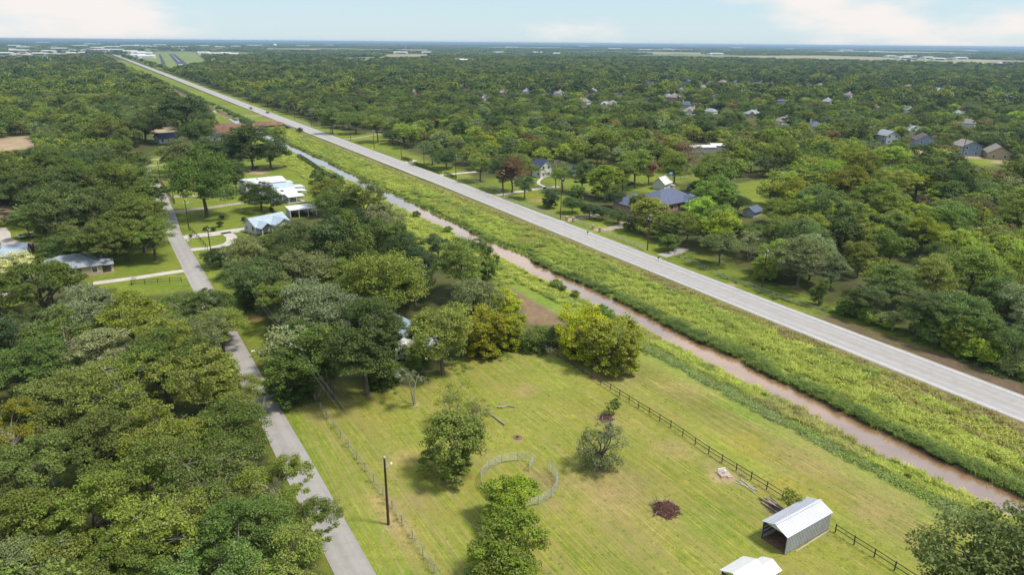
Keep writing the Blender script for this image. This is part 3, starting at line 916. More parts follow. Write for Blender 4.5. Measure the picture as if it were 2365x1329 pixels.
COL = {
    'olive': (0.098, 0.110, 0.030), 'green': (0.080, 0.104, 0.027), 'dark': (0.048, 0.066, 0.028), 'bright': (0.135, 0.160, 0.026),
    'lime': (0.150, 0.178, 0.030), 'yellow': (0.178, 0.178, 0.013), 'rust': (0.125, 0.075, 0.048), 'grey': (0.120, 0.128, 0.075),
    'deep': (0.066, 0.084, 0.032), 'pale': (0.28, 0.27, 0.16), 'wine': (0.16, 0.055, 0.04), 'moss': (0.125, 0.135, 0.030), 'golden': (0.138, 0.135, 0.016),
}
for _k in COL:
    COL[_k] = tuple(v * f for v, f in zip(COL[_k], (1.66, 1.86, 1.36)))
WORD = {'olive': 'olive green', 'green': 'mid green', 'dark': 'dark green', 'bright': 'bright green', 'lime': 'lime green', 'yellow': 'yellow-leaved',
        'rust': 'rust brown', 'grey': 'grey-green', 'deep': 'deep green', 'pale': 'pale flowering', 'wine': 'wine red', 'moss': 'mossy green', 'golden': 'golden green'}
SHAPE = {'pecan': 'billowing', 'snag': 'bare-twigged', 'oak': 'round-headed', 'elm': 'open-crowned', 'young': 'leafy', 'bushy': 'bushy', 'vine': 'vine-draped', 'shrub': 'low', 'sparse': 'nearly bare',
         'thin': 'thin-leaved', 'willow': 'willowy', 'sapling': 'slender', 'dead': 'half-dead'}
TREES = []      # [x, y, scale, kind, colour, label, zscale, rz]


def tree_px(cx, cy, w, kd, colour, label=None, zs=1.0):
    """a tree whose crown centre shows at photograph pixel (cx, cy), w pixels wide"""
    W, H, zc = KIND[kd][:3]
    k = 1.0
    for _ in range(6):
        p, dep = G(cx, cy, zc * k * zs)
        k = w * dep / FPX / W
    TREES.append([p[0], p[1], k, kd, colour, label, zs, rnd.uniform(0, 6.28)])


def tree_base(bx, by, w, kd, colour, label=None, zs=1.0):
    """a tree whose trunk meets the ground at photograph pixel (bx, by)"""
    p, dep = G(bx, by, 0)
    TREES.append([p[0], p[1], w * dep / FPX / KIND[kd][0], kd, colour, label, zs, rnd.uniform(0, 6.28)])


# --- trees standing alone in the paddock
tree_base(958, 936, 84, 'sparse', 'grey', 'forked nearly bare tree at the top of the paddock', 0.95)
tree_base(1058, 985, 104, 'thin', 'moss', 'thin half-bare tree behind the full green one in the paddock', 1.05)
tree_base(1105, 972, 70, 'thin', 'olive', 'small leaning thin tree beside the fallen logs', 0.7)
tree_base(1042, 1101, 146, 'young', 'moss', 'full leafy tree in the paddock between lane and round pen')
tree_base(1387, 1082, 110, 'willow', 'grey', 'willowy grey-green tree right of the round pen', 0.86)
tree_base(1182, 1205, 128, 'young', 'bright', 'bright green tree standing inside the round pen', 0.86)
tree_base(1163, 1352, 168, 'young', 'bright', 'large bright green tree at the bottom edge below the round pen', 0.95)
tree_base(1416, 960, 38, 'sapling', 'green', 'little sapling beside the small brush pile', 0.8)
tree_base(1822, 1190, 52, 'sapling', 'moss', 'small leafy tree beside the corrugated shed', 0.9)
tree_px(2325, 1318, 310, 'elm', 'deep', 'big dark tree in the bottom right corner')
# --- paddock's far edge
tree_px(668, 858, 138, 'young', 'green', 'bushy tree at the lane corner of the paddock', 0.85)
tree_px(748, 855, 90, 'elm', 'dark', 'dark tree behind the leaning dead branch')
tree_px(840, 790, 205, 'pecan', 'deep', 'broad dense tree left of the camper trailer')
tree_px(760, 810, 150, 'elm', 'green', 'mid green tree right of the transformer pole')
tree_px(880, 850, 95, 'bushy', 'green', 'low bushy tree left of the camper trailer', 0.7)
tree_px(965, 815, 48, 'bushy', 'green', 'small bushy tree between camper and dark shed', 0.8)
tree_px(905, 765, 80, 'elm', 'deep', 'dark tree left of the tin-roofed cottage')
tree_px(975, 760, 60, 'elm', 'green', 'green tree right of the tin-roofed cottage')
tree_px(950, 838, 45, 'shrub', 'green', 'low green shrub under the camper trailer')
tree_px(1020, 758, 150, 'elm', 'moss', 'tall olive tree between the tin roof and the yellow trees')
tree_px(1120, 762, 108, 'bushy', 'yellow', 'yellow-leaved tree on the left, nearest the camper trailer')
tree_px(1150, 712, 92, 'bushy', 'yellow', 'golden top tree behind the first yellow tree')
tree_px(1176, 760, 78, 'bushy', 'golden', 'golden green tree left of the dark shrubs at the gap')
tree_px(1350, 762, 116, 'bushy', 'yellow', 'golden green tree right of the short rail fence')
tree_px(1415, 792, 126, 'bushy', 'golden', 'yellow-leaved tree overhanging the paddock fence')
tree_px(1395, 735, 62, 'young', 'green', 'small green tree behind the right yellow tree')
tree_px(1235, 780, 62, 'shrub', 'green', 'dense green shrub beside the short rail fence', 1.2)
tree_px(1275, 772, 52, 'shrub', 'deep', 'dark shrub between the two yellow trees', 1.2)
tree_px(1100, 690, 110, 'elm', 'grey', 'grey-green tree behind the yellow trees')
# --- the grove between lane and ditch
tree_px(888, 640, 190, 'oak', 'moss', 'broad domed tree in the middle of the grove', 1.15)
tree_px(1065, 605, 132, 'pecan', 'olive', 'large olive tree with yellow tips near the ditch')
tree_px(1127, 602, 46, 'vine', 'green', 'vine-draped column beside the ditch')
tree_px(960, 605, 80, 'elm', 'dark', 'dark tree between the dome and the ditch')
tree_px(735, 700, 170, 'oak', 'grey', 'wide grey-green tree above the lane corner')
tree_px(640, 690, 105, 'pecan', 'green', 'tall tree with a bare pale trunk near the lane', 1.1)
tree_px(568, 682, 52, 'young', 'bright', 'bright round tree at the lane')
tree_px(600, 645, 110, 'elm', 'deep', None)
tree_px(505, 590, 70, 'oak', 'dark', 'dark spreading tree around the lane pole', 0.8)
tree_px(565, 585, 85, 'elm', 'grey', None)
tree_px(655, 545, 60, 'elm', 'deep', 'dark tree hiding the end of the metal-roofed house')
tree_px(585, 570, 60, 'elm', 'grey', 'grey-green tree below the metal-roofed house')
tree_px(620, 568, 64, 'young', 'golden', 'yellow-tinged tree below the metal-roofed house')
tree_px(755, 425, 72, 'young', 'deep', 'dark tree at the northern tip of the grove', 1.1)
tree_px(775, 470, 90, 'elm', 'deep', None)
tree_px(840, 470, 110, 'pecan', 'olive', None, 1.1)
tree_px(815, 545, 60, 'vine', 'green', None, 1.3)
tree_px(890, 500, 85, 'elm', 'grey', None)
tree_px(905, 550, 60, 'vine', 'green', 'vine-covered tree on the ditch side of the grove')
tree_px(690, 560, 110, 'elm', 'deep', None)
tree_px(760, 560, 85, 'vine', 'deep', None)
tree_px(850, 600, 46, 'vine', 'green', None)
tree_px(710, 625, 115, 'elm', 'grey', None)
tree_px(790, 640, 90, 'elm', 'green', None)
tree_px(800, 600, 80, 'vine', 'deep', None)
tree_px(935, 570, 80, 'elm', 'deep', None)
tree_px(1010, 560, 60, 'elm', 'dark', None)
tree_px(650, 605, 90, 'elm', 'deep', None)
tree_px(545, 640, 80, 'elm', 'deep', None)
# --- wood left of the lane, nearest first
for a in [(150, 1330, 230), (300, 1320, 220), (480, 1330, 235), (650, 1320, 200), (20, 1330, 200), (60, 1215, 215), (205, 1190, 215), (385, 1220, 225),
          (560, 1235, 215), (695, 1215, 165), (90, 1085, 200), (330, 1105, 210), (490, 1120, 215), (635, 1120, 165), (220, 1020, 185), (380, 1000, 195),
          (530, 990, 175), (20, 985, 150), (130, 930, 190), (300, 900, 190), (455, 865, 185), (548, 905, 105), (80, 850, 165), (235, 820, 165), (380, 790, 150),
          (480, 775, 130), (20, 790, 140), (150, 765, 155), (300, 735, 145), (425, 712, 105), (510, 740, 85), (585, 930, 80)]:
    c = rnd.choice(['olive', 'olive', 'moss', 'green', 'olive', 'grey', 'moss'])
    lb = None
    if a[:2] == (585, 930): lb = 'tree with bare grey twigs leaning over the lane'
    if a[:2] == (20, 985): c, lb = 'golden', 'golden green tree at the left edge of the wood'
    if a[:2] == (695, 1215): c, lb = 'green', 'green tree bulging over the lane at the bottom'
    tree_px(*a, 'thin' if a[:2] == (585, 930) else rnd.choice(['pecan', 'pecan', 'snag', 'pecan', 'snag', 'oak']), c, lb)
tree_px(40, 1120, 130, 'dead', 'grey', 'grey half-dead tree at the left edge of the wood')
tree_px(110, 1050, 110, 'dead', 'grey', 'grey twiggy tree behind the half-dead one')
# --- left middle
tree_px(482, 705, 105, 'pecan', 'olive', 'olive tree overhanging the lane bend above the wood')
tree_px(508, 748, 105, 'pecan', 'moss', 'mossy green tree overhanging the lane below the bend')
tree_px(92, 655, 160, 'pecan', 'green', 'large tree in front of the porch house')
tree_px(30, 615, 76, 'young', 'pale', 'pale flowering tree at the left edge by the concrete strip')
tree_base(360, 601, 108, 'pecan', 'olive', 'tree with a bare trunk on the lawn beside the lane', 0.85)
for a in [(285, 548, 120), (215, 545, 120), (150, 568, 95), (320, 500, 130), (245, 478, 140), (125, 490, 150), (335, 435, 100), (250, 420, 120), (165, 430, 120),
          (70, 440, 120), (200, 375, 100), (120, 370, 100), (290, 365, 100), (20, 410, 110), (60, 510, 70)]:
    tree_px(*a, rnd.choice(['pecan', 'pecan', 'oak']), rnd.choice(['olive', 'green', 'deep', 'olive']))
tree_base(478, 502, 148, 'oak', 'green', 'big spreading pecan on the lawn by the gravel drive', 1.3)
tree_base(604, 488, 88, 'oak', 'dark', 'round dark tree in front of the white farmhouse', 0.95)
tree_base(548, 452, 60, 'elm', 'dark', 'dark tree between the big pecan and the white farmhouse', 1.1)
tree_base(626, 389, 92, 'oak', 'deep', 'large lone tree on the lawn above the white farmhouse', 0.95)
for a in [(415, 352, 75, 'elm', 'grey'), (465, 350, 100, 'oak', 'dark'), (530, 342, 100, 'oak', 'dark'), (578, 325, 85, 'elm', 'deep'), (450, 302, 75, 'oak', 'deep'),
          (385, 355, 55, 'elm', 'moss'), (640, 308, 40, 'elm', 'moss'), (425, 255, 95, 'elm', 'dark'), (330, 285, 90, 'oak', 'deep'), (250, 300, 90, 'pecan', 'olive')]:
    tree_px(*a)
for a in [(507, 517, 17), (493, 528, 13), (475, 527, 13), (562, 505, 12), (512, 500, 11), (440, 545, 10)]:
    tree_px(*a, 'shrub', 'dark')
tree_px(652, 500, 18, 'shrub', 'dark', 'round dark bush beside the long white carport')
tree_px(637, 775, 40, 'shrub', 'wine', 'wine red shrub under the tall bare-trunked tree')
tree_px(652, 795, 30, 'shrub', 'wine', 'smaller wine red shrub nearer the lane corner')
tree_px(303, 645, 22, 'sparse', 'grey', 'small bare tree by the narrow drive', 0.6)
# --- right of the highway
for a in [(1180, 392, 68, 'elm', 'rust', 'rust brown tree by the drive of the white dormer house'), (1135, 393, 62, 'elm', 'dark', 'dark tree left of the rust brown one'),
          (1190, 425, 48, 'elm', 'dark', 'dark lower tree at the white rail fence'), (1271, 455, 40, 'young', 'dark', 'small conical dark tree in the dry lawn'),
          (1285, 392, 60, 'dead', 'grey', 'grey tree beside the white dormer house'), (1400, 413, 75, 'young', 'bright', 'bright green tree left of the blue-roofed house'),
          (1228, 392, 34, 'elm', 'olive', 'olive tree left of the white dormer house'), (1300, 405, 50, 'elm', 'green', 'green tree in front of the white garage'), (1480, 470, 52, 'young', 'olive', 'olive tree before the left wing of the slate-roofed house'), (1345, 400, 60, 'elm', 'deep', None), (1440, 400, 60, 'elm', 'olive', None), (1560, 380, 60, 'elm', 'moss', None), (905, 312, 42, 'oak', 'dark', 'round dark tree on the far highway lawn'), (1030, 360, 62, 'oak', 'dark', 'spreading dark tree behind the clipped hedges'), (965, 345, 50, 'elm', 'deep', None), (1085, 375, 60, 'elm', 'olive', None), (820, 280, 60, 'oak', 'deep', None), (765, 270, 50, 'elm', 'deep', None), (870, 285, 55, 'elm', 'olive', None), (1335, 442, 36, 'young', 'green', 'small green cone tree above the gate drive'), (1322, 470, 48, 'oak', 'dark', None), (1362, 482, 46, 'oak', 'dark', None),
          (1392, 490, 40, 'oak', 'dark', None), (1428, 497, 44, 'oak', 'dark', None), (1420, 455, 55, 'oak', 'dark', None), (1455, 512, 34, 'young', 'green', None),
          (1500, 390, 48, 'elm', 'rust', 'rust brown tree above the blue-roofed house'), (1470, 372, 80, 'elm', 'olive', None), (1590, 352, 72, 'dead', 'rust', 'rust brown bare tree above the white shed'),
          (1630, 395, 80, 'pecan', 'green', None), (1670, 437, 54, 'oak', 'grey', 'round grey-green tree left of the open meadow'), (1615, 430, 50, 'oak', 'dark', None),
          (1705, 470, 56, 'oak', 'dark', 'dark tree at the meadow edge'), (1500, 490, 80, 'young', 'moss', None), (1620, 485, 80, 'young', 'lime', 'lime green tree right of the blue-roofed house'),
          (1545, 520, 62, 'young', 'green', None), (1530, 560, 50, 'shrub', 'green', None), (1590, 520, 60, 'elm', 'moss', None), (1670, 520, 80, 'elm', 'lime', None),
          (1735, 560, 70, 'thin', 'grey', None), (1800, 540, 90, 'pecan', 'olive', None), (1770, 610, 60, 'young', 'bright', 'bright young tree by the pole at the wooden rail fence'),
          (1880, 580, 90, 'elm', 'grey', None), (1925, 620, 70, 'elm', 'grey', 'tall grey-green tree with a pale trunk behind the rail fence'), (1840, 500, 100, 'pecan', 'olive', None),
          (1890, 460, 100, 'pecan', 'deep', None), (1960, 500, 100, 'pecan', 'moss', None), (1990, 590, 70, 'elm', 'olive', None), (2140, 540, 92, 'pecan', 'golden', 'golden-crowned tree standing above the right-hand wood'),
          (2060, 560, 90, 'elm', 'green', None), (2050, 470, 100, 'pecan', 'olive', None), (2000, 690, 70, 'elm', 'deep', None), (1960, 705, 60, 'shrub', 'green', None), (1858, 682, 38, 'vine', 'green', 'narrow green bush at the end of the rail fence'),
          (2060, 650, 110, 'pecan', 'deep', None), (2160, 640, 120, 'pecan', 'olive', None), (2250, 620, 120, 'elm', 'green', None), (2320, 690, 110, 'pecan', 'deep', None), (2330, 570, 100, 'pecan', 'olive', None),
          (2080, 730, 90, 'elm', 'dark', None), (2180, 730, 110, 'elm', 'deep', None), (2270, 740, 100, 'elm', 'green', None), (2350, 790, 90, 'elm', 'deep', None), (2020, 752, 70, 'dead', 'grey', 'grey twiggy mound of brush at the highway verge', 0.55),
          (1965, 740, 54, 'shrub', 'green', None), (2055, 742, 44, 'shrub', 'bright', None), (2120, 775, 70, 'shrub', 'green', None), (2185, 785, 84, 'bushy', 'bright', 'bright bush cluster along the highway verge'),
          (2180, 830, 58, 'shrub', 'lime', 'lime green low bush at the highway edge'), (2255, 810, 80, 'shrub', 'lime', None), (2300, 800, 60, 'shrub', 'bright', None), (2240, 848, 50, 'shrub', 'lime', None),
          (2310, 855, 64, 'shrub', 'grey', 'grey-green drooping bush at the highway edge'), (2355, 865, 40, 'shrub', 'green', None), (2130, 735, 60, 'young', 'deep', None),
          (1240, 500, 0, None, None, None)]:
    if a[2]:
        tree_px(*a)
tree_base(1648, 618, 78, 'elm', 'deep', 'dark tree just behind the brown rail fence', 0.85)
tree_px(692, 300, 15, 'shrub', 'dark', 'dark round bush at the highway shoulder by the bridge')
for a in [(1285, 650, 30), (1327, 672, 24), (1035, 525, 22), (1100, 558, 40), (1215, 625, 12), (1250, 642, 10), (960, 490, 20), (1300, 660, 20), (2100, 1092, 16), (1765, 905, 16)]:
    tree_px(*a, 'shrub', 'bright' if a[0] % 2 else 'green')
for T_ in TREES:      # keep the crowns beside the highway behind its verge
    s_, t_ = st(T_[:2])
    if 118 < t_ < 140 and s_ < 330:
        t_ = max(t_, 131.5 + 0.5 * KIND[T_[3]][0] * T_[2])
        T_[0], T_[1] = xy(s_, t_)
N_HAND = len(TREES)
# ------------------------------------------------------------------ where buildings stand, so that no tree grows through them
HOUSE_PX = [(190, 640, 9), (12, 600, 9), (605, 455, 14), (660, 455, 12), (616, 532, 8), (697, 500, 8), (392, 328, 11), (492, 326, 10), (930, 790, 6), (925, 822, 4), (985, 812, 3.5),
            (1530, 475, 15), (1478, 462, 11), (1250, 412, 10), (1530, 437, 8), (1736, 500, 6), (2130, 345, 13), (2228, 358, 13), (2300, 365, 13), (2048, 330, 9), (60, 548, 6),
            (1610, 350, 9), (1670, 346, 9), (1547, 412, 6), (380, 288, 8), (1302, 410, 7)]
ESTATE_PX = [(1445, 183), (1482, 190), (1560, 187), (1586, 193), (1612, 194), (1640, 196), (1668, 194), (1692, 192), (1722, 195), (1747, 192), (1772, 190), (1784, 198),
             (1842, 206), (1854, 199), (1892, 202), (2050, 203), (2096, 203), (2166, 213), (2184, 209), (2236, 216), (1541, 228), (1556, 231), (1657, 226), (1586, 247),
             (1594, 264), (1397, 246), (1413, 246), (1640, 262), (1802, 237), (1808, 287), (1737, 269), (2022, 253), (2097, 259), (2322, 231), (2232, 292), (2208, 268),
             (1162, 220), (1217, 216), (1268, 216), (1292, 220), (1367, 216), (960, 218), (1505, 196), (1535, 190), (1705, 203), (1625, 205), (1470, 205), (1430, 222),
             (1500, 232), (1350, 240), (1120, 232), (1070, 205), (2110, 310), (1880, 300), (1960, 225), (1910, 240), (1755, 215), (1580, 212)]
BLOCK = [(G(x, y)[0], r) for x, y, r in HOUSE_PX] + [(G(x, y + 3)[0], 15) for x, y in ESTATE_PX]
DRIVE_LINES = [[G(*p)[0] for p in pts] for _, _, _, _, pts in DRIVES]
KEEP_CLEAR = [xy(105.9, 22.9), xy(226.7, 21.6), xy(269, 22.1), xy(310, 21.8)]


def blocked(x, y, hand=True):
    s, t = x * DS[0] + y * DS[1], x * DT[0] + y * DT[1]
    b = (t > 78) & (t < 136.5) & (s < 4300) & (s > -100)
    b |= (t > 9.5) & (t < 23) & (s < 250) & (s > -100)
    b |= (t > 134) & (t < 138) & (s < 2300) & (s > 330)
    for _, soft, poly in PATCHES:
        b |= inside(poly, x, y)
    for poly in FAR_LAND:
        b |= inside(poly, x, y)
    for ln in DRIVE_LINES:
        b |= seg_dist(ln, x, y) < 4.0
    b |= seg_dist(lane_pts[40:], x, y) < 6.0
    for q, r in BLOCK:
        b |= np.hypot(x - q[0], y - q[1]) < r
    if hand:
        for T_ in TREES[:N_HAND]:
            b |= np.hypot(x - T_[0], y - T_[1]) < max(3.0, 0.36 * KIND[T_[3]][0] * T_[2] + 3.0)
    return b


def fill(d0, d1, h, seed):
    """jittered points over the part of the plain the camera sees, between two distances"""
    r = np.random.default_rng(seed)
    k = 0.92
    xs = np.arange(-d1 * k, d1 * k, h)
    ys = np.arange(max(20, d0 * 0.5), d1, h)
    X, Y = np.meshgrid(xs, ys)
    X, Y = X.ravel() + r.uniform(-0.42, 0.42, X.size) * h, Y.ravel() + r.uniform(-0.42, 0.42, X.size) * h
    D = np.hypot(X, Y)
    px, py, zc = project(np.stack([X, Y, np.full(X.size, 6.0)], 1))
    ok = (D > d0) & (D < d1) & (zc > 30) & (px > -220) & (px < 2365 + 220) & (py < 1329 + 130)
    return X[ok], Y[ok]


# places the photograph shows in the open: no tree of the random woods may stand in front of them
def rect(x0, y0, x1, y1):
    return [(x0, y0), (x1, y0), (x1, y1), (x0, y1)]


OPEN_PX = [[(215, 595), (300, 580), (400, 568), (420, 625), (300, 650), (225, 655)], rect(178, 598, 226, 650), rect(0, 578, 90, 606), rect(0, 522, 96, 582), [(230, 662), (430, 635), (440, 655), (330, 688)],
           [(395, 505), (415, 540), (480, 655), (440, 645), (400, 545)], [(545, 800), (585, 800), (640, 905), (605, 895)], [(655, 965), (725, 1070), (865, 1329), (800, 1329), (690, 1075)], rect(560, 400, 722, 505), rect(580, 500, 640, 530),
           [(330, 375), (450, 372), (600, 345), (700, 350), (750, 395), (690, 480), (560, 530), (430, 540), (390, 480)], rect(372, 312, 414, 330), rect(482, 270, 660, 308), rect(345, 278, 420, 312), rect(0, 316, 76, 346),
           [(800, 405), (870, 445), (960, 500), (1060, 560), (1150, 610), (1310, 715), (1290, 745), (1200, 735), (1190, 690), (1140, 640), (1010, 545), (930, 490)],
           rect(1238, 388, 1262, 408), rect(1456, 438, 1600, 482), rect(1513, 418, 1547, 437), [(1692, 428), (1765, 418), (1775, 455), (1762, 498), (1725, 498)], rect(1726, 488, 1746, 500), rect(2106, 315, 2152, 338), rect(2215, 328, 2256, 352), rect(2280, 338, 2325, 358),
           rect(2036, 315, 2056, 330), rect(1600, 342, 1680, 344), rect(2220, 368, 2290, 380), rect(1535, 402, 1640, 415), rect(480, 534, 600, 575), rect(20, 470, 50, 505)]
OPEN_PX += [rect(x - (9 if y < 206 else 6), y - 5.0, x + (9 if y < 206 else 6), y - (1.6 if y < 206 else 2.6)) for x, y in ESTATE_PX]
TOWN = [(60, 112), (100, 100), (125, 110), (140, 98), (35, 108), (80, 121), (150, 121), (178, 120), (205, 116), (225, 113), (260, 111), (300, 108), (330, 107), (370, 106), (395, 108), (430, 107), (470, 108),
        (95, 128), (15, 127), (55, 124), (185, 108), (215, 104), (700, 108), (760, 106), (900, 123), (925, 124), (955, 123), (985, 124), (1060, 126), (1150, 124), (1240, 124), (1285, 126), (1095, 107), (1180, 111),
        (1060, 143), (1075, 144), (1650, 127), (1890, 143), (1920, 141), (2055, 133), (2085, 136), (2100, 133), (2110, 138), (2140, 136), (2165, 139), (2190, 138), (2215, 137), (2295, 151), (2320, 152), (2330, 148), (1590, 107), (1700, 112), (1950, 118),
        (25, 117), (45, 120), (115, 122), (135, 115), (165, 126), (195, 125), (240, 118), (268, 118), (345, 110), (415, 111), (508, 111), (545, 109), (590, 107), (1350, 108), (1420, 115), (1490, 117), (1540, 116), (1820, 115), (2240, 120), (2020, 122)]
OPEN_PX += [rect(x - 7, y - 2.5, x + 7, y) for x, y in TOWN] + [rect(285, 118, 350, 136), rect(455, 122, 548, 130), rect(486, 142, 545, 150), rect(366, 125, 437, 151)]
OPEN_PX += [[(247, 119), (262, 122), (320, 148), (300, 142)]] + FIELD_PX[2:]
OPEN_PX += [[(640, 139), (760, 132), (720, 140)], [(775, 141), (850, 140), (875, 145), (800, 146)], [(1440, 129), (1560, 126), (1760, 131), (2060, 141), (1800, 140), (1600, 135)], [(1660, 130), (1900, 130), (2365, 142), (2200, 150), (1900, 138)],
            [(0, 132), (110, 132), (130, 136), (0, 135)], [(870, 128), (960, 126), (1020, 128), (1010, 132), (900, 132)], [(165, 117), (245, 113), (250, 115), (165, 119)], [(1050, 119), (1450, 121), (1700, 124), (1300, 122)]]
_op = []
for poly in OPEN_PX:
    q = np.array(poly, float)
    w_, h_ = np.ptp(q[:, 0]), np.ptp(q[:, 1])
    nx_, ny_ = max(2, int(w_ / 9)), max(2, int(h_ / 6))
    X_, Y_ = np.meshgrid(np.linspace(q[:, 0].min() + 0.5, q[:, 0].max() - 0.5, nx_), np.linspace(q[:, 1].min() + 0.3, q[:, 1].max() - 0.3, ny_))
    X_, Y_ = X_.ravel(), Y_.ravel()
    i_ = inside(q, X_, Y_)
    _op += [(a, b_, G(a, q[:, 1].max())[1]) for a, b_ in zip(X_[i_], Y_[i_])]
OPEN_PTS = np.array(_op)


def hides(x, y, W, H, shrink=0.85):
    """would crowns W wide and H tall at these places stand in front of the open places?"""
    x, y = np.asarray(x, float), np.asarray(y, float)
    W, H = np.broadcast_to(W, x.shape), np.broadcast_to(H, x.shape)
    px, py, zc = project(np.stack([x, y, H * 0.6], 1))
    hx, hy = W * 0.5 * FPX / zc * shrink, H * 0.42 * FPX / zc * shrink
    out_ = np.zeros(len(x), bool)
    for i in range(0, len(x), 2000):
        j = slice(i, i + 2000)
        dx = (OPEN_PTS[None, :, 0] - px[j, None]) / hx[j, None]
        dy = (OPEN_PTS[None, :, 1] - py[j, None]) / hy[j, None]
        out_[j] = ((dx * dx + dy * dy < 1) & (zc[j, None] < OPEN_PTS[None, :, 2] * 0.998)).any(1)
    return out_


# near trees: the largest become things of their own, the others join the wood
fx, fy = fill(40, 760, 8.6, 41)
ok = ~blocked(fx, fy)
fx, fy = fx[ok], fy[ok]
fs_, ft_ = fx * DS[0] + fy * DS[1], fx * DT[0] + fy * DT[1]
dens = fbm(fx / 38, fy / 38, 44)
keep = (rng.random(len(fx)) < np.where(ft_ > 130, np.where(dens < 0.36, 0.45, 0.93), 0.97))
keep &= ~((ft_ > 130) & (ft_ < 150) & (fs_ > 140) & (fs_ < 330))
keep &= ~((ft_ > 20) & (ft_ < 80) & (fs_ > 235) & (fs_ < 420))
keep &= ~((ft_ > 130) & (ft_ < 136) & (fs_ > 80) & (fs_ < 330))
keep &= ~((ft_ > 66) & (ft_ < 80) & (fs_ > 90) & (fs_ < 330))
keep &= ~hides(fx, fy, 10.5, 10.5)
fx, fy, fs_, ft_ = fx[keep], fy[keep], fs_[keep], ft_[keep]
pal_l = ['olive'] * 6 + ['green'] * 4 + ['moss'] * 3 + ['deep'] * 3 + ['grey'] + ['dark'] * 2
pal_g = ['deep'] * 4 + ['green'] * 3 + ['grey'] * 2 + ['olive', 'dark', 'moss']
pal_r = ['olive'] * 5 + ['green'] * 4 + ['moss'] * 5 + ['deep'] * 3 + ['dark'] * 1 + ['grey'] * 2 + ['bright'] * 3 + ['lime', 'lime', 'golden', 'rust', 'rust']
pal_f = ['deep'] * 5 + ['dark'] * 5 + ['olive'] * 4 + ['green'] * 4 + ['moss', 'grey', 'rust', 'bright']
cand = []
for x, y, s_, t_ in zip(fx, fy, fs_, ft_):
    dist = math.hypot(x, y)
    pal = pal_l if t_ < 14 else pal_g if t_ < 80 else pal_r if dist < 420 else pal_f
    c = pal[int(vnoise(x / 14, y / 14, 51) * 7 + rnd.random() * len(pal)) % len(pal)]
    kd = rnd.choice(['pecan', 'pecan', 'snag', 'oak', 'elm'] if t_ < 14 else ['elm', 'elm', 'vine', 'pecan'] if t_ < 80 else ['pecan', 'elm', 'elm', 'oak', 'young'])
    if c == 'rust': kd = rnd.choice(['elm', 'dead'])
    k = rnd.uniform(0.62, 1.12) * (0.9 if dist > 420 else 1.0)
    if kd in ('young', 'vine'): k *= 1.15
    cand.append([x, y, k, kd, c, None, rnd.uniform(0.88, 1.12), rnd.uniform(0, 6.28)])
CP = np.array([[c[0], c[1], 6.0] for c in cand])
cpx, cpy, cpz = project(CP)
size = np.array([KIND[c[3]][0] * c[2] for c in cand]) / cpz
seen = (cpx > -120) & (cpx < 2485) & (cpy < 1420)
order = np.argsort(-np.where(seen, size, 0))
n_tree_hand = sum(1 for T_ in TREES if T_[3] != 'shrub')
take = set(order[:max(0, 300 - n_tree_hand)].tolist())
TREES += [cand[i] for i in sorted(take)]
rest = [c for i, c in enumerate(cand) if i not in take]

LANDMARKS = [((205, 648), 'near the porch house'), ((60, 548), 'near the trampoline'), ((640, 470), 'near the white farmhouse'), ((615, 540), 'near the blue metal-roofed house'),
             ((925, 832), 'near the camper trailer'), ((1520, 485), 'near the blue hip-roofed house'), ((1250, 412), 'near the white dormer house'), ((1740, 450), 'near the open meadow'),
             ((392, 330), 'near the navy-roofed house'), ((1758, 676), 'near the pole at the rail fence'), ((2168, 800), 'near the pole in the thicket'), ((690, 300), 'near the highway bridge'),
             ((1530, 437), 'near the white shed'), ((2130, 345), 'near the slate-blue two-storey house'), ((1145, 815), 'near the yellow trees'), ((615, 900), 'at the lane bend shade'),
             ((1050, 410), 'near the clipped hedges'), ((380, 300), 'near the culvert'), ((40, 335), 'near the tan field'), ((500, 300), 'near the red earth bank')]
LM = [(G(*p)[0], w) for p, w in LANDMARKS]


def zone(x, y):
    s, t = st((x, y))
    if t < 14:
        return ('in the near wood left of the lane' if s < 95 else 'in the wood between lane and porch house' if s < 185 else
                'in the wood north of the porch lawn' if s < 330 else 'in the far wood left of the ditch')
    if t < 90:
        return 'in the grove between lane and ditch' if s < 235 else 'on the farmhouse lawns' if s < 420 else 'beyond the navy-roofed house'
    if t < 112:
        return 'on the ditch bank'
    if t < 250:
        return ('in the thicket beside the near highway' if s < 85 else 'behind the wooden rail fence' if s < 150 else
                'in the gardens right of the highway' if s < 330 else 'along the far highway lawns')
    return 'in the broad wood right of the meadow' if s < 160 else 'in the broad wood behind the gardens' if s < 330 else 'in the distant wood before the estate'


def tree_label(T_):
    x, y, k, kd, c, lb, zs, rz = T_
    z = zone(x, y)
    near_ = min(LM, key=lambda q: np.hypot(q[0][0] - x, q[0][1] - y))
    place = near_[1] if np.hypot(near_[0][0] - x, near_[0][1] - y) < 26 else ''
    sz = 'large ' if k > 1.05 else 'small ' if k < 0.78 else ''
    nm = 'shrub' if kd == 'shrub' else 'tree'
    return lb or ' '.join(f'{sz}{WORD[c]} {SHAPE[kd]} {nm} {place or z}'.split()), z


labels = [tree_label(T_)[0] for T_ in TREES]
